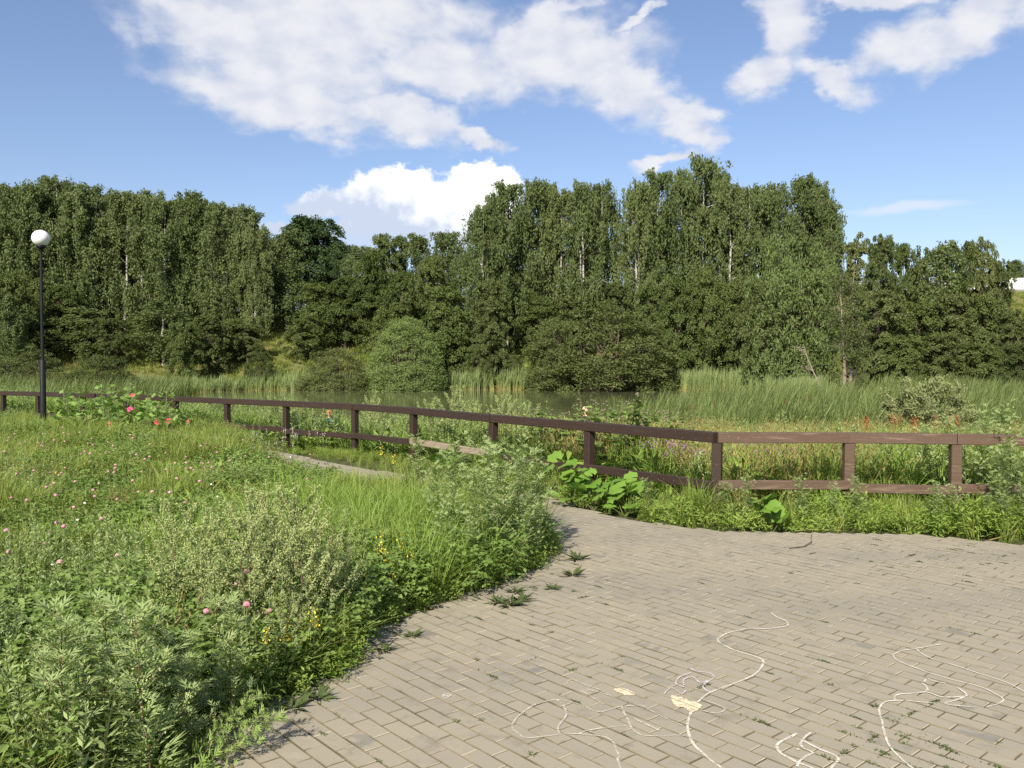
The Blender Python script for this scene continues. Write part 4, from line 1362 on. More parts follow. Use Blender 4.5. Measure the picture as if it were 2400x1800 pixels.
for v in range(4):          # tall mixed weeds beyond the fence
    g = G()
    for s in range(7):
        b = rg.normal(0, .14, 2)
        hh = rg.uniform(.55, 1.0)
        g.add(*tube([(b[0], b[1], 0), (b[0] * 1.3, b[1] * 1.3, hh * .6), (b[0] * 1.7, b[1] * 1.7, hh)], (.006, .005, .002), 3), 1, .5)
        k = 36
        f = rg.random(k) ** .7
        th = rg.random(k) * 6.283
        c = np.c_[b[0] * (1 + .7 * f), b[1] * (1 + .7 * f), hh * (.12 + .88 * f)]
        d = np.c_[np.cos(th), np.sin(th), rg.uniform(.2, 1.1, k)]
        L = .11 * (1.15 - .75 * f)
        V, F = leaves(c + unit(d) * L[:, None] * .5, d, rg.normal(0, .4, (k, 3)) + [0, 0, 1], L, L * .28)
        g.add(V, F, 0, np.repeat(np.clip(rg.normal(.55, .2, k) + .2 * f, 0, 1), 4))
    C_WEED = stock('weed_%03d' % v, g, [L_MUG, L_STEM])
for v in range(4):          # coarse clumps for the far bank
    g = G()
    blades(g, rg, 20, .75, .035, .45, .35, 0, tones=(.25, .2))
    blades(g, rg, 50, .6, .045, .45, .5, 1, tones=(.45, .25))
    C_BANK = stock('bank_%03d' % v, g, [L_DRY, L_GRASS])
for v in range(3):
    g = G()
    blades(g, rg, 60, .6, .05, .55, .5, 0, tones=(.55, .25))
    lance(g, rg, 40, .45, .28, .4, .5, m=0)
    C_BANKG = stock('bankgreen_%03d' % v, g, [L_GRASS])

LEFT = [(-1.95, 2.4), (-1.62, 3.4), (-1.5, 3.85), (-1.33, 4.2), (-1.08, 4.5), (-1.0, 5.0), (-.85, 5.55), (-.45, 6.1), (0.02, 6.75), (.28, 7.6), (.24, 8.6), (-.42, 9.6),
        (-2.1, 11.2), (-3.6, 13.1), (-5.5, 15.6), (-5.0, 16.7), (-6.2, 18.2), (-7.8, 19.5), (-9.5, 20.7), (-11, 21.6), (-14, 23.1), (-18, 25), (-21, 24), (-5.5, 1.6), (-2.2, 1.6)]
EDGE = [(9, 7.6), (6.2, 7.8), (4.78, 7.98), (3.9, 8.48), (2.74, 8.56), (1.86, 8.7), (1.06, 9.6), (.36, 11.1), (-1.3, 12.6), (-2.7, 14.2), (-4.5, 16.4), (-3.0, 16.3), (-1.72, 14.95),
        (-.29, 13.0), (1.02, 11.4), (2.34, 9.8), (3.8, 9.75), (4.92, 9.6), (6.3, 9.4), (9, 9.0)]
LUSHC = [(-1.2, 7.6, 1.0), (-0.7, 8.3, .7), (-1.9, 9.3, .8), (-2.3, 7.2, .6), (-.75, 6.35, .35)]


def lush(x, y):
    return np.clip(sum(np.exp(-((x - a) ** 2 + (y - b) ** 2) / (c * c)) for a, b, c in LUSHC), 0, 1)


low_by_path = lambda P: 1 - .20 * sstep(-.30, -.22, P[:, 0] / P[:, 1]) * sstep(8.6, 9.8, P[:, 1]) * sstep(-.06, -.12, P[:, 0] / P[:, 1])
lumps = lambda P: .75 + .80 * vnoise(P[:, 0], P[:, 1], 61, 1.1) ** 1.2
far_thin = lambda x, y: np.clip(1.15 - y / 40, .4, 1)
vw = lambda x, y: in_view(x, y, 3.0)
patchy = lambda x, y: sstep(.38, .62, vnoise(x, y, 5, .55))
rg = np.random.default_rng(31)
P = pts_in(LEFT, 120, rg, lambda x, y: vw(x, y) * far_thin(x, y) * (.50 + .45 * patchy(x, y)) * (1 - .8 * lush(x, y)))
scatter('meadow_grass', C_GRASS, 6, P, rg.uniform(.75, 1.35, len(P)) * low_by_path(P) * lumps(P) * (.68 + .32 * sstep(4.5, 7.5, P[:, 1])), rg, .15)
P = pts_in(LEFT, 85, rg, lambda x, y: vw(x, y) * lush(x, y))
scatter('lush_grass', C_LUSH, 5, P, rg.uniform(.7, 1.2, len(P)) * low_by_path(P), rg, .15)
P = pts_in(LEFT, 78, rg, lambda x, y: vw(x, y) * far_thin(x, y) * (1 - .45 * patchy(x, y)) * (1 - .9 * lush(x, y)))
P = P[np.argsort(rg.random(len(P)))]
scatter('clover_leaves', C_CLOVER, 5, P, rg.uniform(.85, 1.4, len(P)) * (.75 + .6 * vnoise(P[:, 0], P[:, 1], 62, 1.3)) * low_by_path(P), rg, .15)
P = pts_in(LEFT, 16, rg, lambda x, y: vw(x, y) * far_thin(x, y) * (x / y < -.22) * sstep(.4, .65, vnoise(x, y, 63, .7)))
scatter('meadow_weeds', C_WEED, 4, P, rg.uniform(.34, .68, len(P)), rg, .15)
P = pts_in(LEFT, 6, rg, lambda x, y: vw(x, y) * (.2 + .8 * np.exp(-((x + 5.8) ** 2 + (y - 10.8) ** 2) / 1.5)) * (x / y < -.25))
P = P[::2]
scatter('meadow_straw', C_DRYG, 4, P, rg.uniform(.4, .62, len(P)), rg, .15)
P = pts_in(LEFT, 22, rg, lambda x, y: vw(x, y) * far_thin(x, y) * sstep(.45, .7, vnoise(x, y, 9, .8)))
scatter('meadow_herbs', C_HERB, 5, P, rg.uniform(.7, 1.4, len(P)) * low_by_path(P), rg, .2)
P = pts_in(EDGE, 60, rg, lambda x, y: vw(x, y) * (.25 + .6 * patchy(x, y)))
scatter('verge_grass', C_GRASS, 6, P, rg.uniform(.6, 1.05, len(P)) * (1 - .4 * sstep(1, -1.5, P[:, 0])), rg, .2)
P = pts_in(EDGE, 48, rg, lambda x, y: vw(x, y) * (.12 + .88 * sstep(.3, .6, vnoise(x, y, 12, 1.3))))
hv = rg.random(len(P)) < .12
ev = .55 + .6 * vnoise(P[:, 0], P[:, 1], 71, 1.6)
scatter('verge_herbs', C_HERB, 5, P[hv], ev[hv] * rg.uniform(.5, 1.05, hv.sum()) * (1 - .45 * sstep(1, -1.5, P[hv, 0])), rg, .25)
scatter('verge_small_herbs', C_HERB2, 5, P[~hv], ev[~hv] * rg.uniform(.7, 1.4, (~hv).sum()) * (1 - .45 * sstep(1, -1.5, P[~hv, 0])), rg, .25)

# low leafy growth creeping out over the brick edge
EP = np.array([(-1.55, 3.4), (-1.42, 3.8), (-1.3, 4.2), (-1.02, 4.5), (-.95, 5.0), (-.8, 5.6), (-.42, 6.15), (.1, 6.85), (.33, 7.6), (.3, 8.6)])
sg = rg.integers(0, len(EP) - 1, 330)
fr_ = rg.random((330, 1))
q = EP[sg] * (1 - fr_) + EP[sg + 1] * fr_ + rg.normal(0, .055, (330, 2)) + [-.03, .02]
P = np.c_[q, np.full(len(q), -.02)]
k1 = rg.random(330) < .75
scatter('edge_herbs', C_HERB2, 5, P[k1], rg.uniform(.3, .85, k1.sum()), rg, .25)
scatter('edge_grass', C_GRASS, 6, P[~k1], rg.uniform(.25, .55, (~k1).sum()), rg, .3)

NEARB = [(-19, 25.8), (-13.9, 23.9), (-7.8, 20.3), (-3, 16.8), (-.29, 13.5), (2.4, 10.1), (4.9, 9.95), (9, 9.5), (26, 10), (26, 40), (6, 40), (-4, 38.5), (-26, 39.5)]
damp = lambda x, y: sstep(9, 2, pond_out(x, y))
dryw = lambda x, y: .72 * sstep(-2, 5, x + .25 * (y - 12)) * sstep(.36, .58, vnoise(x, y, 21, .30) + .10)
P = pts_in(NEARB, 12, rg, lambda x, y: in_view(x, y) * dryw(x, y) * (1 - .8 * damp(x, y)))
scatter('dry_grass', C_DRYG, 4, P, rg.uniform(.75, 1.2, len(P)), rg, .15)
P = pts_in(NEARB, 16, rg, lambda x, y: in_view(x, y) * (1 - .75 * dryw(x, y)))
scatter('tall_grass', C_LUSH, 5, P, rg.uniform(1.0, 1.9, len(P)), rg, .15)
P = pts_in(NEARB, 7.5, rg, lambda x, y: in_view(x, y) * (.25 + .75 * sstep(.35, .6, vnoise(x, y, 22, .35))) * (1 - .72 * dryw(x, y)))
scatter('tall_weeds', C_WEED, 4, P, rg.uniform(.6, 1.25, len(P)), rg, .12)
P = pts_in(NEARB, 9, rg, lambda x, y: in_view(x, y) * .6)
scatter('slope_herbs', C_HERB, 5, P, rg.uniform(1.2, 2.2, len(P)), rg, .2)

# reeds: the far fringe, the left end, and the broad bed on the right
FRINGE = [(-42, 70), (45, 70), (45, 106), (-42, 106)]
s_keep = lambda a, b: (lambda x, y: ((pond_out(x, y) > a) & (pond_out(x, y) < b)).astype(float))
P = pts_in(FRINGE, 4.5, rg, lambda x, y: s_keep(0.0, 4.2)(x, y) * (y > 78) * (.4 + .6 * (vnoise(x, y, 31, .22) > .3)))
P[:, 2] = np.maximum(P[:, 2], POND_Z - .15)
scatter('far_reeds', C_FREED, 4, P, rg.uniform(.75, 1.2, len(P)) * (.75 + .5 * vnoise(P[:, 0], P[:, 1], 33, .12)), rg, .06, flat=0.0)
BED = [(0.5, 35), (30, 33), (48, 60), (40, 74), (22, 66), (13, 57), (7.5, 47), (1, 40.5)]
ratio = lambda x, y: x / y
P = pts_in(BED, 5.2, rg, lambda x, y: in_view(x, y, 3) * (.25 + .75 * sstep(.25, .5, vnoise(x, y, 81, .28))) * (.22 + .78 * sstep(.07, .2, x / y)) * (np.hypot(x - 17.0, (y - 34.5) * .8) > 2.4))
P[:, 2] = np.maximum(P[:, 2], POND_Z - .25)
scatter('reed_bed', C_REED, 4, P, rg.uniform(.8, 1.15, len(P)) * (.50 + .44 * sstep(.02, .24, P[:, 0] / P[:, 1])) * (.74 + .42 * vnoise(P[:, 0], P[:, 1], 82, .35)), rg, .12, flat=0.0)
LEFTBED = [(-40, 50), (-31, 48), (-26, 62), (-31, 84), (-44, 84)]
P = pts_in(LEFTBED, 3.0, rg)
P[:, 2] = np.maximum(P[:, 2], POND_Z - .25)
scatter('left_reeds', C_REED, 4, P, rg.uniform(.7, 1.1, len(P)), rg, .07, flat=0.0)

# far bank
BANK = [(-75, 99), (75, 99), (85, 132), (-85, 132)]
P = pts_in(BANK, 1.3, rg, lambda x, y: in_view(x, y, 4) * (pond_out(x, y) > 2.5) * sstep(.30, .55, vnoise(x, y, 41, .14) + .18 * (y < 103)))
scatter('bank_grass', C_BANK, 4, P, rg.uniform(.7, 1.3, len(P)), rg, .1)
P = pts_in(BANK, 1.1, rg, lambda x, y: in_view(x, y, 4) * (pond_out(x, y) > 2.5) * sstep(.62, .40, vnoise(x, y, 41, .14)))
scatter('bank_herbs', C_BANKG, 3, P, rg.uniform(.7, 1.4, len(P)), rg, .1)
RB = [(22, 62), (60, 55), (80, 96), (30, 96)]
P = pts_in(RB, .8, rg, lambda x, y: in_view(x, y, 4))
scatter('thicket_herbs', C_BANKG, 3, P, rg.uniform(.9, 1.6, len(P)), rg, .1)

# ------------------------------------------------------------------ single plants
def mug_leaf(g, C, D, N, L, m, tone, rg):
    """deeply cut leaf: an end lobe and two pairs of side lobes"""
    D = unit(D)
    S = unit(np.cross(N, D))
    L = L[:, None]
    t4 = np.repeat(tone, 4)
    V, F = leaves(C + D * L * .68, D, N, L[:, 0] * .78, L[:, 0] * .105, .05)
    g.add(V, F, m, t4)
    for f, ln, sp in ((.30, .50, .70), (.55, .44, .58)):
        for sg in (-1, 1):
            dd = unit(D + S * sg * sp + rg.normal(0, .08, D.shape))
            V, F = leaves(C + D * L * f + dd * L * ln * .5, dd, N, L[:, 0] * ln, L[:, 0] * .092, .05)
            g.add(V, F, m, t4)


def mugwort(seed, h=.9, nside=14, flower=1.0, leaf=.085, wide=.30, nleaf=60):
    rg = np.random.default_rng(seed)
    st, lf, bd = G(), G(), G()
    z = np.linspace(0, h, 8)
    ax = np.c_[np.cumsum(rg.normal(0, .012, (8, 2)), 0), z]
    st.add(*tube(ax, np.linspace(.0055, .0018, 8), 5))
    at_ = lambda f: np.array([np.interp(f, z / h, ax[:, j]) for j in range(3)])
    tips = []
    for i in range(nside):
        f = .22 + .72 * (i + rg.random()) / nside
        th = i * 2.4 + rg.normal(0, .3)
        ln = h * wide * (1.25 - .85 * f) * rg.uniform(.75, 1.25)
        p0 = at_(f)
        s = np.linspace(0, 1, 5)[:, None]
        out = np.array([math.cos(th), math.sin(th), 0])
        p = p0 + out * ln * .75 * s + np.array([0, 0, 1.0]) * ln * (.75 * s + .35 * s * s)
        st.add(*tube(p, np.linspace(.0028, .001, 5), 4))
        tips.append(p)
    C, D, L, T = [], [], [], []
    for i in range(nleaf):                       # leaves up the main stem
        f = .04 + .94 * rg.random()
        th = i * 2.4
        C.append(at_(f))
        D.append([math.cos(th), math.sin(th), rg.uniform(.25, 1.3)])
        L.append(leaf * (1.35 - .95 * f) * rg.uniform(.7, 1.2))
        T.append(np.clip(.35 + .35 * f + rg.normal(0, .18), 0, 1))
    for p in tips:                               # and along the side shoots
        for q in rg.random(9 if flower > .5 else 15):
            th = rg.random() * 6.28
            C.append([np.interp(q, np.linspace(0, 1, 5), p[:, j]) for j in range(3)])
            D.append([math.cos(th), math.sin(th), rg.uniform(.2, 1.1)])
            L.append(leaf * rg.uniform(.4, .8))
            T.append(np.clip(.6 + rg.normal(0, .18), 0, 1))
    C, D, L, T = map(np.array, (C, D, L, T))
    N = np.c_[-D[:, :2] * .5, np.ones(len(D))] + rg.normal(0, .25, (len(D), 3))
    mug_leaf(lf, C, D, N, L, 0, T, rg)
    if flower > 0:
        for p in tips + [ax[5:]]:
            top = p is not tips[-1] and len(p) == 3
            nb = int(115 * flower) if not top else int(150 * flower)
            q = 1 - .8 * rg.random(nb) ** 1.3
            xs = np.linspace(0, 1, len(p))
            c = np.c_[[np.interp(q, xs, p[:, j]) for j in range(3)]].T + rg.normal(0, .008, (nb, 3))
            d = rg.normal(0, .6, (nb, 3)) + [0, 0, .8]
            V, F = leaves(c, d, rg.normal(size=(nb, 3)), rg.uniform(.008, .016, nb), rg.uniform(.005, .009, nb))
            bd.add(V, F, 0, np.repeat(rg.random(nb), 4))
            V, F = leaves(c, d, np.cross(d, rg.normal(size=(nb, 3))), rg.uniform(.008, .016, nb), rg.uniform(.005, .009, nb))
            bd.add(V, F, 0, np.repeat(rg.random(nb), 4))
    r = [('stem', st.mesh('stem', [L_STEMR if flower else L_STEM], True)), ('foliage', lf.mesh('foliage', [L_MUG]))]
    if flower > 0:
        r.append(('flower_buds', bd.mesh('flower_buds', [L_MUGBUD])))
    return r


MUG_LEAFY = [mugwort(s, .85, 11, .30, .145, .24, 74) for s in (1, 2, 3)]
MUG_FLOWER = [mugwort(s, .9, 20, 1.25, .07, .36, 54) for s in (4, 5, 6)]
MUG_GREEN = [mugwort(s, .9, 16, 0, .105, .26, 90) for s in (7, 8, 9)]
rg = np.random.default_rng(64)


def plant(name, parts, x, y, h, h0, label, cat, group=None, tilt=(0, 0), z=None, wide=1.0):
    zz = (-.03 if beyond_fence(x, y) < .2 else float(ground_z(x, y)) - .03) if z is None else z
    s = h / h0
    root = thing(name, label, cat, (x, y, zz), 0, group, (s * wide, s * wide, s))
    root.rotation_euler = (tilt[0], tilt[1], rg.random() * 6.28) if tilt == (0, 0) else (tilt[0], tilt[1], 0)
    for nm, me in parts:
        o = link(nm, me, root)
        if nm.startswith('flower'):
            o['kind'] = 'stuff'          # hundreds of tiny buds
    return root


for x, y, h in ((-1.74, 3.30, .74), (-1.50, 3.42, .72), (-1.32, 3.92, .60), (-1.56, 3.62, .58), (-1.78, 3.78, .66), (-1.45, 3.78, .50), (-1.95, 3.55, .52), (-1.66, 3.45, .5), (-1.40, 3.62, .46), (-2.02, 3.9, .5)):
    plant('mugwort', MUG_LEAFY[rg.integers(3)], x, y, h, .85, 'leafy grey green mugwort in the near left corner by the bricks', 'weed', 'mugwort in the near left corner', wide=1.15)
plant('mugwort', MUG_LEAFY[1], -1.40, 3.40, .50, .85, 'mugwort fallen over onto the bricks at the near left corner', 'weed', None, (R(-38), R(60)))
plant('mugwort', MUG_LEAFY[2], -1.42, 3.52, .44, .85, 'low mugwort leaning out over the bricks beside the fallen one', 'weed', None, (R(-26), R(48)))
for x, y, h in ((-1.76, 4.75, .84), (-1.46, 4.62, .88), (-1.22, 4.78, .82), (-1.32, 5.10, .92), (-1.62, 5.18, .88), (-1.08, 5.02, .66), (-1.98, 5.05, .80), (-1.17, 4.47, .48), (-1.05, 5.35, .62), (-1.55, 5.55, .84)):
    plant('mugwort', MUG_FLOWER[rg.integers(3)], x, y, h, .9, 'silvery flowering mugwort in the fluffy clump beside the bricks', 'weed', 'flowering mugwort clump', wide=1.1)
for x, y, h in ((-.10, 6.9, 1.0), (.12, 7.2, .92), (-.35, 6.8, .90), (.20, 7.6, .95), (-.5, 7.3, .95), (-.2, 7.6, 1.02), (.05, 8.2, .95), (-.52, 6.5, .6), (.08, 6.88, .55), (-.75, 7.95, .85), (-.2, 8.8, .92), (-.6, 9.3, .9), (-1.1, 9.9, .85), (.18, 7.05, .6), (-.3, 6.5, .5)):
    plant('mugwort', MUG_GREEN[rg.integers(3)] if rg.random() < .7 else MUG_LEAFY[rg.integers(3)], x, y, h, .9, 'green mugwort in the clump where the path narrows', 'weed', 'mugwort clump where the path narrows', wide=1.15)
FB = [(-6.6, 20.3, 1.2), (-5.5, 19.4, 1.25), (-4.9, 18.9, 1.15), (-4.2, 18.7, 1.3), (-3.6, 18.0, 1.35), (-2.9, 17.6, 1.5), (-2.35, 17.3, 1.5), (-2.0, 16.4, 1.3), (-1.5, 16.6, 1.45), (-1.1, 15.8, 1.4), (-.7, 15.0, 1.25),
      (-3.2, 19.2, 1.3), (-.2, 15.3, 1.3), (.3, 14.2, 1.15), (-4.6, 20.2, 1.2), (-1.9, 18.4, 1.4), (-.9, 17.3, 1.35), (-7.6, 21.2, 1.1)]
for x, y, h in FB:
    if rg.random() < .75: plant('mugwort', MUG_FLOWER[rg.integers(3)], x, y, h * (.95 if x > -2.5 else .8), .9, 'tall pale mugwort just beyond the middle of the fence', 'weed', 'tall mugwort beyond the fence')
for x, y, h in ((4.0, 10.9, .85), (4.3, 11.2, .8), (4.85, 11.0, .8), (5.15, 11.2, .85), (5.3, 10.9, .7)):
    plant('goosefoot', MUG_GREEN[rg.integers(3)], x, y, h, .9, 'dark green upright weed seen between the rails on the right', 'weed', 'dark weeds between the right rails')
for x, y, h in ((5.35, 10.3, 1.05), (5.7, 10.2, 1.1), (6.1, 10.4, 1.2), (5.12, 8.98, .82), (5.28, 8.75, .8), (4.95, 8.7, .6), (5.12, 8.45, .55), (4.8, 8.5, .4), (5.2, 9.1, .95), (4.98, 10.3, .95)):
    plant('mugwort', MUG_GREEN[rg.integers(3)], x, y, h, .9, 'dark leafy mugwort over the fence end at the right edge', 'weed', 'mugwort at the right end of the fence', wide=1.3)
for x, y, h in ((3.05, 8.95, .52), (3.35, 8.85, .45), (3.65, 8.95, .5), (2.35, 9.2, .42), (2.55, 9.15, .5), (4.3, 8.6, .5), (4.55, 8.75, .45), (1.55, 9.6, .4), (4.9, 8.5, .42)):
    plant('mugwort', MUG_GREEN[rg.integers(3)], x, y, h, .9, 'short green mugwort at the foot of the fence by the bricks', 'weed', 'short mugwort at the foot of the fence', wide=1.4)


# burdocks and thistles behind the corner
def thistle(seed, h=1.0, bur=False):
    rg = np.random.default_rng(seed)
    st, lf, hd = G(), G(), G()
    for b in range(7):
        th = b * .9 + rg.normal(0, .2)
        top = np.array([math.cos(th) * .30, math.sin(th) * .30, rg.uniform(.72, 1.0) * h])
        V, F = limb(np.array([0, 0, .0]), top, .008, .003, .10, rg, 6)
        st.add(V, F)
        n = 22
        f = rg.uniform(.2, 1, n)
        c = np.outer(f, top) + rg.normal(0, .02, (n, 3))
        a = rg.random(n) * 6.28
        d = np.c_[np.cos(a), np.sin(a), rg.uniform(-.2, .6, n)]
        L = (.22 if bur else .15) * (1.2 - .8 * f)
        V, F = leaves(c + unit(d) * L[:, None] * .5, d, rg.normal(0, .3, (n, 3)) + [0, 0, 1], L, L * (.62 if bur else .30), .12)
        lf.add(V, F, 0, np.repeat(np.clip(rg.normal(.4, .2, n), 0, 1), 4))
        for k in range(5):
            head(hd, top + rg.normal(0, .05, 3) + [0, 0, .02], .013 if not bur else .011, 0, rg.random(), 1.1)
    return [('stem', st.mesh('stem', [L_STEMR], True)), ('foliage', lf.mesh('foliage', [L_CLOVER if bur else L_MUG])), ('flower_heads', hd.mesh('flower_heads', [BUR if bur else P_PURPLE]))]


BUR = leaf_mat('burdock_bur', (0.10, 0.11, 0.05), (0.20, 0.17, 0.12), trans=.05)
TH, BU = [thistle(1), thistle(2)], [thistle(3, 1.0, True), thistle(4, 1.0, True)]
for x, y, h in ((1.05, 13.2, 1.25), (1.5, 13.0, 1.35), (1.95, 12.7, 1.3), (2.3, 12.9, 1.2), (1.35, 12.3, 1.0), (.6, 13.6, 1.1), (1.75, 11.9, .85)):
    plant('burdock', BU[rg.integers(2)], x, y, h, 1.0, 'dark branching burdock rising above the rail left of the fence corner', 'weed', 'burdocks behind the fence corner', wide=1.3)
for x, y, h in ((2.05, 11.5, .68), (2.3, 11.3, .72), (2.55, 11.6, .66), (3.3, 11.2, .74), (3.55, 11.4, .70)):
    plant('thistle', TH[rg.integers(2)], x, y, h, 1.0, 'purple flowered thistle behind the fence corner', 'weed', 'purple thistles behind the fence corner')


# big round leaves: butterbur at the fence foot
def round_leaf(r, rg, lobes=7, fold=.25, holes=False):
    n = 18
    a = np.linspace(.25, 2 * math.pi - .25, n)
    rr = r * (1 + .10 * np.cos(a * lobes) + rg.normal(0, .03, n)) * (1 - .12 * np.cos(a))
    ring1 = np.c_[np.cos(a) * rr * .55, np.sin(a) * rr * .55, np.abs(np.sin(a)) * rr * fold * .6]
    ring2 = np.c_[np.cos(a) * rr, np.sin(a) * rr, np.abs(np.sin(a)) * rr * fold - .10 * r + rg.normal(0, .05 * r, n)]
    V = np.vstack([[0, 0, -.03 * r], ring1, ring2])
    i = np.arange(1, n)
    T = np.stack([np.zeros(n - 1, int), i, i + 1], -1)
    Q = np.stack([i, i + n, i + n + 1, i + 1], -1)
    return V, T, Q


def butterbur(x, y, n, hs, rs, label, group, spread=.22):
    root = thing('butterbur', label, 'plant', (x, y, -.03), 0, group)
    st = G()
    for k in range(n):
        th = k * 2.4 + rg.normal(0, .3)
        r_ = spread * math.sqrt((k + .5) / n)
        h = hs * rg.uniform(.45, 1.05)
        c = Vector((math.cos(th) * r_, math.sin(th) * r_ - .04, h))
        st.add(*tube([(c.x * .2, c.y * .2, 0), (c.x * .7, c.y * .7, h * .7), tuple(c)], (.006, .005, .004), 5))
        rr = rs * rg.uniform(.65, 1.15)
        V, T, Q = round_leaf(rr, rg)
        g = G()
        tt = rg.random()
        g.add(V, T, 0, tt)
        g.F.append((Q, 0))
        link('leaf', g.mesh('leaf', [L_BIG], True), root, c, (rg.uniform(.05, .75), rg.normal(0, .35), rg.normal(-1.57, .8)))
    link('stalks', st.mesh('stalks', [L_STEM], True), root)


for x, y, n, hs in ((.62, 10.75, 6, .50), (.82, 10.35, 9, .42), (1.02, 10.2, 9, .36), (1.22, 10.05, 9, .34), (1.38, 9.85, 7, .30), (.98, 9.85, 7, .22), (1.28, 9.6, 6, .18), (.70, 10.1, 5, .24)):
    butterbur(x, y, n, hs, .108, 'butterbur with bright round leaves below the fence left of the corner', 'butterburs below the fence')
butterbur(2.66, 8.72, 8, .34, .105, 'tattered broad-leaved butterbur at the edge of the bricks right of the fence corner', None, .16)
butterbur(-1.0, 13.4, 5, .25, .13, 'small butterbur beyond the narrow path at the fence', None)

g = G()
blades(g, rg, 130, .62, .010, .10, .85, 0, tones=(.55, .22))
tag(link('grass_tuft', g.mesh('grass_tuft', [L_GRASS]), None, (2.02, 9.2, -.03)), 'big arching grass tuft at the fence corner', 'grass tuft')

# ------------------------------------------------------------------ hollyhocks
def flower(r, m, rg):
    n = 15
    a = np.arange(n) / n * 2 * math.pi
    rr = r * (1 + .07 * np.cos(a * 5))
    V = np.vstack([[0, 0, -.45 * r], np.c_[np.cos(a) * rr * .5, np.sin(a) * rr * .5, np.full(n, -.08 * r)], np.c_[np.cos(a) * rr, np.sin(a) * rr, .06 * r * np.cos(a * 5)]])
    i = np.arange(n)
    j = (i + 1) % n
    g = G()
    g.add(V, np.stack([np.zeros(n, int), 1 + i, 1 + j], -1), 0, .5)
    g.F.append((np.stack([1 + i, 1 + n + i, 1 + n + j, 1 + j], -1), 0))
    return g.mesh('flower', [m], True)


HOLLY = [(-9.55, 18.6, 1.12, []), (-9.2, 19.0, 1.2, []), (-9.85, 18.9, 1.0, []), (-8.75, 18.5, 1.15, []), (-8.3, 18.4, 1.22, []), (-8.05, 18.1, 1.18, [(.55, P_MAGENTA, .075), (.78, P_CORAL, .05)]),
         (-8.55, 17.9, .85, [(.45, P_RED, .06)]), (-7.7, 17.9, .95, []), (-7.35, 17.7, .80, [(.55, P_CORAL, .07), (.35, P_CORAL, .06)]), (-7.05, 17.6, .78, [(.6, P_CORAL, .075)]), (-8.0, 17.3, .6, [(.7, P_CORAL, .06)]),
         (-9.0, 18.0, .75, [(.55, P_RED, .065)]), (-7.5, 18.4, 1.05, []), (-6.7, 17.9, .72, [(.6, P_CORAL, .06)])]
for k, (x, y, h, fl) in enumerate(HOLLY):
    h *= 1.12
    root = thing('hollyhock', 'hollyhock in the clump by the lamp post', 'hollyhock', (x, y, -.03), 0, 'hollyhocks by the lamp post')
    if fl:
        nm = {P_MAGENTA: 'magenta', P_CORAL: 'coral pink', P_RED: 'deep red'}[fl[0][1]]
        root['label'] = 'hollyhock with %s flowers in the clump by the lamp post' % nm
    st, lf = G(), G()
    lx, ly = rg.normal(0, .06, 2)
    st.add(*tube([(0, 0, 0), (lx * .4, ly * .4, h * .5), (lx, ly, h)], (.014, .011, .006), 6))
    for i in range(36):
        f = rg.uniform(.05, .95)
        th = i * 2.4
        r_ = .28 * (1.1 - .75 * f)
        c = np.array([lx * f + math.cos(th) * r_, ly * f + math.sin(th) * r_, f * h + .04])
        st.add(*tube([(lx * f, ly * f, f * h - .05), tuple(c)], (.004, .003), 4))
        V, T, Q = round_leaf(.088 * (1.25 - .7 * f), rg, 5, .2)
        M = np.array(Euler((rg.uniform(.2, 1.0), rg.normal(0, .3), th - 1.57 + rg.normal(0, .6))).to_matrix())
        lf.add(V @ M.T + c, T, 0, np.clip(.5 + rg.normal(0, .25), 0, 1))
        lf.F.append((Q + lf.n - len(V), 0))
    link('stem', st.mesh('stem', [L_STEM], True), root)
    link('foliage', lf.mesh('foliage', [L_HOLLY], True), root)
    for f, mm, r_ in fl:
        link('flower', flower(r_ * .8, mm, rg), root, (lx * f + rg.normal(0, .05), ly * f - .16, f * h), (R(72), rg.normal(0, .2), rg.normal(0, .3)))

# ------------------------------------------------------------------ clover and other meadow flowers
def clover_flower(mat_, h=.36, r=.0145):
    g = G()
    g.add(*tube([(0, 0, 0), (.01, 0, h * .6), (.02, .005, h)], .0016, 4), 1, .5)
    head(g, (.02, .005, h + r * .6), r, 0, .5)
    return g.mesh('clover_flower', [mat_, L_STEM])


CF, CW = [clover_flower(P_PINK, h) for h in (.40, .46, .36)], clover_flower(P_WHITE, .32, .011)
P = pts_in(LEFT, 8, rg, lambda x, y: vw(x, y) * (1 - lush(x, y)) * (y > 3.6) * (y < 16) * (.25 + .75 * (vnoise(x, y, 51, .6) > .45)) * np.clip(1.3 - y / 22, .35, 1) * (x < -.22 * y - .2))
P = P[rg.permutation(len(P))[:285]]
for k, p in enumerate(P):
    w_ = rg.random() < .07
    s = rg.uniform(.85, 1.2)
    o = link('clover_flower', CW if w_ else CF[k % 3], None, p, (rg.normal(0, .12), rg.normal(0, .12), rg.random() * 6), (s * 1.12, s * 1.12, s))
    tag(o, 'white clover head on a thin stem in the meadow' if w_ else 'pink clover head on a thin stem in the meadow', 'clover', 'white clover in the meadow' if w_ else 'pink clover in the meadow')


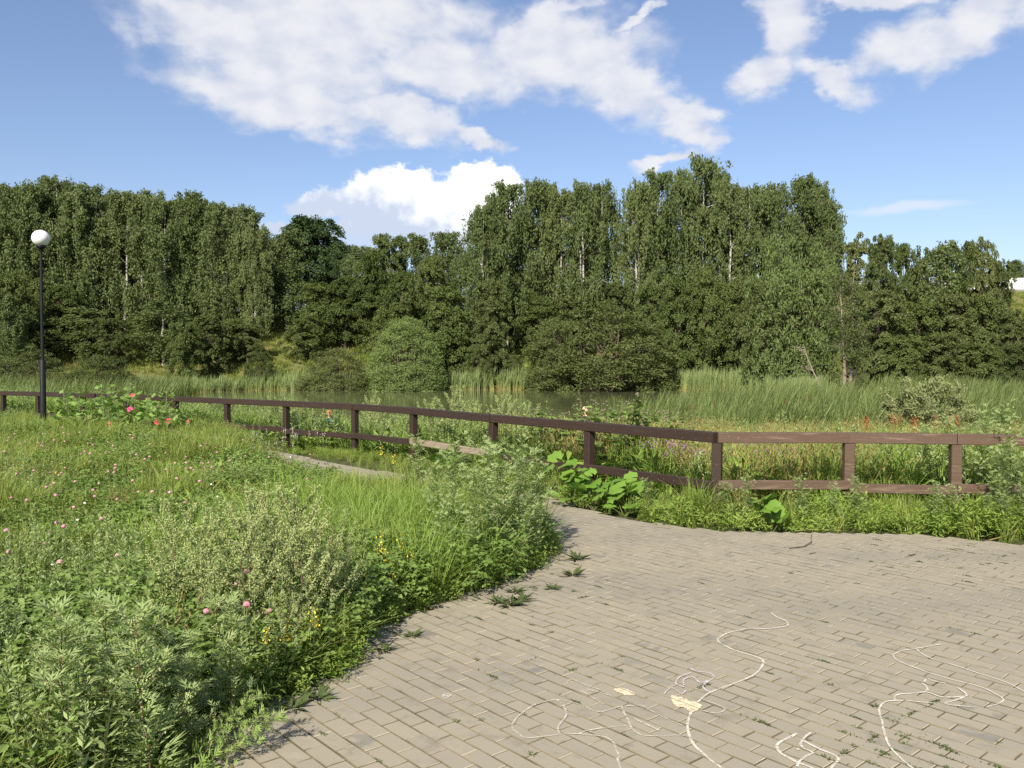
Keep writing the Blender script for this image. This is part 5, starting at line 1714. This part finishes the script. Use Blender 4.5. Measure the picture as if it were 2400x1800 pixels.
def spray(mat_, h, n, seed, size=.012):
    rg = np.random.default_rng(seed)
    g = G()
    g.add(*tube([(0, 0, 0), (.0, .01, h * .6), (.01, .0, h)], .002, 4), 1, .5)
    c = np.c_[rg.normal(.01, .018, n), rg.normal(0, .018, n), h - rg.random(n) * h * .28]
    V, F = leaves(c, rg.normal(size=(n, 3)), rg.normal(0, .5, (n, 3)) + [0, -.3, 1], size, size * .85)
    g.add(V, F, 0, np.repeat(rg.random(n), 4))
    k = 16
    th = rg.random(k) * 6.28
    d = np.c_[np.cos(th), np.sin(th), rg.uniform(.2, .8, k)]
    V, F = leaves(np.c_[np.zeros((k, 2)), rg.uniform(.1, .75, k) * h] + d * .03, d, rg.normal(0, .3, (k, 3)) + [0, 0, 1], .075, .018)
    g.add(V, F, 2, .5)
    return g.mesh('flowering_weed', [mat_, L_STEM, L_HERB])


YW, WW = spray(P_YELLOW, .5, 26, 1, .016), spray(P_WHITE, .45, 22, 2, .012)
for x, y, s in ((-1.18, 4.42, .75), (-1.05, 4.52, .85), (-1.28, 4.40, .7), (-1.12, 4.62, .6), (-.86, 5.85, .9), (-.93, 6.0, 1.05), (-.70, 5.95, .8), (-.78, 5.65, .65), (-.80, 6.15, .95), (-1.9, 12.4, 1.0), (-1.6, 11.5, .95)):
    tag(link('flowering_weed', YW, None, (x, y, -.03), (0, 0, rg.random() * 6), (s, s, s)), 'small yellow flowered weed at the edge of the bricks', 'flower', 'yellow weeds along the brick edge')
for k in range(13):
    x, y = rg.uniform(-6.6, -5.4), rg.uniform(10.2, 12)
    tag(link('flowering_weed', YW, None, (x, y, -.03), (0, 0, rg.random() * 6), (.9, .9, .85)), 'yellow flowered weed at the left side of the meadow', 'flower', 'yellow weeds at the left of the meadow')
for k in range(30):
    x, y = rg.uniform(-5.2, -3.4), rg.uniform(13.4, 17)
    tag(link('flowering_weed', WW, None, (x, y, -.03), (0, 0, rg.random() * 6), (1.1, 1.1, .95)), 'tiny white daisies on a tall stem near the fence', 'flower', 'white daisies near the fence')
g = G()
g.add(*tube([(0, 0, 0), (.02, 0, .5), (.0, 0, 1.0)], .006, 4), 1, .5)
k = 130
V, F = leaves(np.c_[rg.normal(0, .04, (k, 2)), rg.uniform(.45, 1.05, k)], rg.normal(size=(k, 3)), rg.normal(size=(k, 3)), .05, .03)
g.add(V, F, 0, np.repeat(rg.random(k), 4))
DK = g.mesh('dock_plant', [P_RUST, L_STEMR])
for x, y in ((13.4, 30), (13.7, 30.2), (15.1, 30.3), (15.4, 30.0), (15.9, 30.4), (14.0, 29.6), (12.4, 29.8)):
    tag(link('dock_plant', DK, None, (x, y, float(ground_z(x, y))), (0, 0, rg.random() * 6), (1.3, 1.3, 1.25)), 'rust red seeding dock by the willow bush in the reeds', 'dock', 'rust red docks by the reeds')
g = G()
g.add(*tube([(0, 0, 0), (.05, 0, 1.6)], .006, 4), 1, .5)
g.add(*tube([(.045, 0, 1.5), (.05, 0, 1.74)], .017, 6), 0, .5)
CT = g.mesh('cattail', [BROWN, L_STEM])
for k in range(34):
    r_ = rg.uniform(.14, .5)
    y = rg.uniform(35.5, 42)
    tag(link('cattail', CT, None, (r_ * y, y, float(ground_z(r_ * y, y)) - .05), (rg.normal(0, .06), rg.normal(.06, .06), 0), (1.2, 1.2, rg.uniform(.9, 1.1))), 'brown cattail head among the green reeds on the right', 'cattail', 'cattails in the reed bed')

# willow bush standing in the reeds on the right
tg_, cg, rad = shrub(81, 4.6, n_sp=200, per=95, lw=(.34, .60), ratio=.26, whippy=.55)
gz = float(ground_z(17.0, 34.5))
root = thing('willow_bush', 'silvery willow bush standing in the reeds on the right', 'willow bush', (17.0, 34.5, gz - .05), 0, None, (1.9 / rad, 1.9 / rad, .31))
link('trunk', tg_.mesh('trunk', [BARK], True), root)
link('crown', cg.mesh('crown', [L_GWILLOW]), root)

# ------------------------------------------------------------------ weeds in the joints of the bricks
def sprig(seed, r, n):
    rg = np.random.default_rng(seed)
    g = G()
    a = rg.random(n) * 6.28
    d = np.c_[np.cos(a), np.sin(a), rg.uniform(.05, .7, n)]
    L = r * rg.uniform(.5, 1.1, n)
    V, F = leaves(unit(d) * L[:, None] * .55 + rg.normal(0, .004, (n, 3)) * [1, 1, 0], d, rg.normal(0, .4, (n, 3)) + [0, 0, 1], L, L * .22, .1)
    g.add(V, F, 0, np.repeat(rg.random(n), 4))
    return g.mesh('pavement_weed', [L_WEEDJ])


L_WEEDJ = leaf_mat('joint_weed', (0.045, 0.060, 0.022), (0.085, 0.115, 0.036), trans=.2)
SP = [sprig(1, .045, 16), sprig(2, .035, 12), sprig(3, .055, 24), sprig(4, .03, 9)]


def strip(seed, n):
    rg = np.random.default_rng(seed)
    g = G()
    x = rg.normal(0, .045, n)
    a = rg.random(n) * 6.28
    d = np.c_[np.cos(a), np.sin(a), rg.uniform(.2, 1.2, n)]
    L = rg.uniform(.008, .024, n)
    V, F = leaves(np.c_[x, rg.normal(0, .004, n), np.full(n, .002)] + unit(d) * L[:, None] * .5, d, rg.normal(0, .4, (n, 3)) + [0, 0, 1], L, L * .35, .1)
    g.add(V, F, 0, np.repeat(rg.random(n), 4))
    return g.mesh('pavement_weed', [L_WEEDJ])


ST = [strip(1, 40), strip(2, 24), strip(3, 60)]


def joint_point(x, y, rg):
    u, v = (x - O0[0]) * ca + (y - O0[1]) * sa, -(x - O0[0]) * sa + (y - O0[1]) * ca
    if rg.random() < .7:
        v = round(v / BW) * BW
    else:
        j = math.floor(v / BW)
        off = (.5 if j % 2 else 0.0) + .04 * math.sin(j * 1.7)
        u = (round(u / BL - off) + off) * BL
    return O0[0] + u * ca - v * sa, O0[1] + u * sa + v * ca


spots = [(rg.uniform(-1, 3.2), rg.uniform(3.45, 7.8)) for _ in range(120)]
spots += [(rg.normal(1.75, .28), rg.normal(3.78, .2)) for _ in range(48)]
spots += [(rg.normal(3.7, .45), rg.normal(7.3, .4)) for _ in range(50)]
spots += [(rg.normal(.15, .35), rg.normal(6.15, .35)) for _ in range(26)]
nw = 0
for x, y in spots:
    x, y = joint_point(x, y, rg)
    if not pip([(x, y)], PAVE)[0] or abs(x) > .6 * y:
        continue
    s = rg.uniform(.3, .7)
    lin = rg.random() < .6
    tag(link('pavement_weed', ST[rg.integers(3)] if lin else SP[rg.integers(4)], None, (x, y, -.004), (0, 0, (ang if rg.random() < .75 else ang + 1.57) if lin else rg.random() * 6.28), (s * 1.5,) * 3 if lin else (s, s, s)), 'tiny dark weed sprouting from a joint between the bricks', 'weed', 'tiny weeds between the bricks')
for x, y, s in ((-.02, 5.92, 2.6), (.06, 6.02, 2.2), (.02, 6.25, 1.8), (.30, 6.35, 1.6), (-.10, 5.98, 2.0), (.48, 6.75, 2.4), (.56, 7.3, 2.6), (-.62, 5.25, 1.6), (-.75, 4.98, 1.8), (-.98, 4.28, 2.0), (-1.08, 4.15, 2.2)):
    tag(link('pavement_weed', SP[2], None, (x, y, -.006), (0, 0, rg.random() * 6.28), (s, s, s)), 'flat green weed spreading over the bricks near the mugwort', 'weed', 'flat green weeds on the bricks')

# loose straws and a twig
def stick(name, label, pts, r, m):
    tag(link(name, G().add(*tube(pts, r, 5), 0, .7).mesh(name, [m], True)), label, name.replace('_', ' '))


stick('dry_stalk', 'pale dry stalk lying at the brick edge on the right', [(4.52, 8.05, .01), (4.75, 8.15, .03), (4.98, 8.33, .07)], .007, L_DRY)
stick('dry_stalk', 'long straw lying along the brick edge under the rail', [(2.84, 8.50, .008), (3.05, 8.55, .014), (3.30, 8.52, .008)], .005, L_DRY)
stick('twig', 'thin dark twig with its end sticking up from the bricks', [(2.52, 7.72, .006), (2.68, 7.78, .01), (2.79, 7.92, .02), (2.80, 7.93, .09)], .005, BARK)


# ------------------------------------------------------------------ people beyond the fence
def person(loc, rz, scale, label, shirt, hairc, skinc, trousers):
    root = thing('person', label, 'person', loc, rz, None, (scale,) * 3)
    V, E, Rd = [], [], []

    def chain(p, r, start=None):
        prev = start
        for q, k in zip(p, r):
            V.append(q)
            Rd.append(k)
            if prev is not None:
                E.append((prev, len(V) - 1))
            prev = len(V) - 1
        return prev
    pel = chain([(0, 0, .93)], [.13])
    w1 = chain([(0, .0, 1.08), (0, -.01, 1.25), (0, -.01, 1.40)], [.125, .135, .12], pel)
    neck = chain([(0, 0, 1.49), (0, .012, 1.545)], [.055, .052], w1)
    chain([(0, .02, 1.60), (0, .025, 1.66), (0, .02, 1.715)], [.072, .088, .062], neck)
    hands = []
    for s in (-1, 1):
        chain([(s * .10, 0, .84), (s * .10, .01, .50), (s * .105, -.01, .12)], [.09, .062, .042], pel)
        chain([(s * .105, .03, .055), (s * .11, .13, .035)], [.042, .03], len(V) - 1)
        e = chain([(s * .17, 0, 1.42), (s * .215, -.01, 1.20), (s * .21, .13, 1.02), (s * .19, .16, .96)], [.055, .046, .034, .034], w1)
        for k in range(4):
            bx_ = s * .19 + (k - 1.5) * .020
            chain([(bx_, .18, .92), (bx_, .19, .885), (bx_, .18, .86 - .004 * (k in (1, 2)))], [.010, .009, .008], e)
        chain([(s * .15, .19, .93), (s * .145, .205, .90)], [.010, .009], e)
    me = bpy.data.meshes.new('body')
    me.from_pydata(V, E, [])
    o = link('body', me, root)
    bm = bmesh.new()
    bm.from_mesh(me)
    ly = bm.verts.layers.skin.verify()
    for v in bm.verts:
        r = Rd[v.index]
        v[ly].radius = (r, r * (.80 if r > .1 else 1))
        v[ly].use_root = v.index == 0
    bm.to_mesh(me)
    bm.free()
    o.modifiers.new('skin', 'SKIN').use_smooth_shade = True
    sb = o.modifiers.new('smooth', 'SUBSURF')
    sb.levels = sb.render_levels = 1
    m, t = mat('person_cloth_and_skin')
    oc = t.n('ShaderNodeTexCoord').outputs['Object']
    sp = t.n('ShaderNodeSeparateXYZ')
    t.link(oc, sp.inputs[0])
    zz = t.math('ADD', sp.outputs[2], t.math('MULTIPLY', t.math('LESS_THAN', sp.outputs[1], .118), 0))
    c = t.mix(t.math('GREATER_THAN', zz, .97), trousers, shirt)
    c = t.mix(t.math('GREATER_THAN', zz, 1.465), c, skinc)
    c = t.mix(t.math('MULTIPLY', t.math('LESS_THAN', zz, 1.13), t.math('GREATER_THAN', sp.outputs[1], .105)), c, skinc)
    finish(t, principled(t, c, .7, .2))
    me.materials.append(m)
    sm, t = mat('skin')
    finish(t, principled(t, skinc, .5, .3))
    hm, t = mat('hair')
    finish(t, principled(t, hairc, .6, .3))
    dk, t = mat('eye_dark')
    finish(t, principled(t, (.02, .015, .012), .3, .4))

    def blob(name, c, r, m_, keep=None):
        a = np.linspace(0, math.pi, 9)
        g = G()
        Vv, F = lathe([(math.sin(q), math.cos(q)) for q in a], 12)
        if keep is not None:
            Vv = np.where(keep(Vv)[:, None], Vv, Vv * .86)
        g.add(Vv * r + np.array(c), F)
        return link(name, g.mesh(name, [m_], True), root)
    blob('hair', (0, .008, 1.685), (.098, .108, .105), hm, lambda v: (v[:, 1] < .45) & (v[:, 2] > -.55 + .9 * np.maximum(v[:, 1], 0)))
    blob('nose', (0, .122, 1.64), (.013, .02, .02), sm)
    blob('mouth', (0, .102, 1.598), (.022, .008, .006), dk)
    for s in (-1, 1):
        blob('eye', (s * .034, .104, 1.665), (.011, .008, .008), dk)
        blob('ear', (s * .094, .02, 1.645), (.014, .024, .034), sm)
    return root


py = 27.0
person((2.32, py, float(ground_z(2.32, py))), R(-62), .955, 'fair-haired person in dark navy clothes standing in the reeds beyond the fence', (.012, .015, .032), (.62, .50, .33), (.62, .34, .25), (.02, .022, .03))
zg = float(ground_z(-5.2, 24.2))
person((-5.2, 24.2, zg), R(150), .74, 'small person with ginger hair and a teal top half hidden by weeds beyond the fence', (.03, .16, .18), (.50, .19, .07), (.72, .36, .22), (.03, .04, .07))

# ------------------------------------------------------------------ which of several alike
ORD = 'first second third fourth fifth sixth seventh eighth ninth tenth eleventh twelfth thirteenth fourteenth fifteenth sixteenth seventeenth eighteenth nineteenth twentieth'.split()
same = {}
for o in SC.objects:
    if o.parent is None and o.get('group') and o.get('label'):
        same.setdefault((o['group'], o['label']), []).append(o)
for (gr, lb), os_ in same.items():
    if 1 < len(os_) <= 18 and len(lb.split()) <= 12:
        os_.sort(key=lambda o: o.location.x / max(.5, o.location.y))
        for k, o in enumerate(os_):
            o['label'] = '%s, %s from left' % (lb, ORD[k])
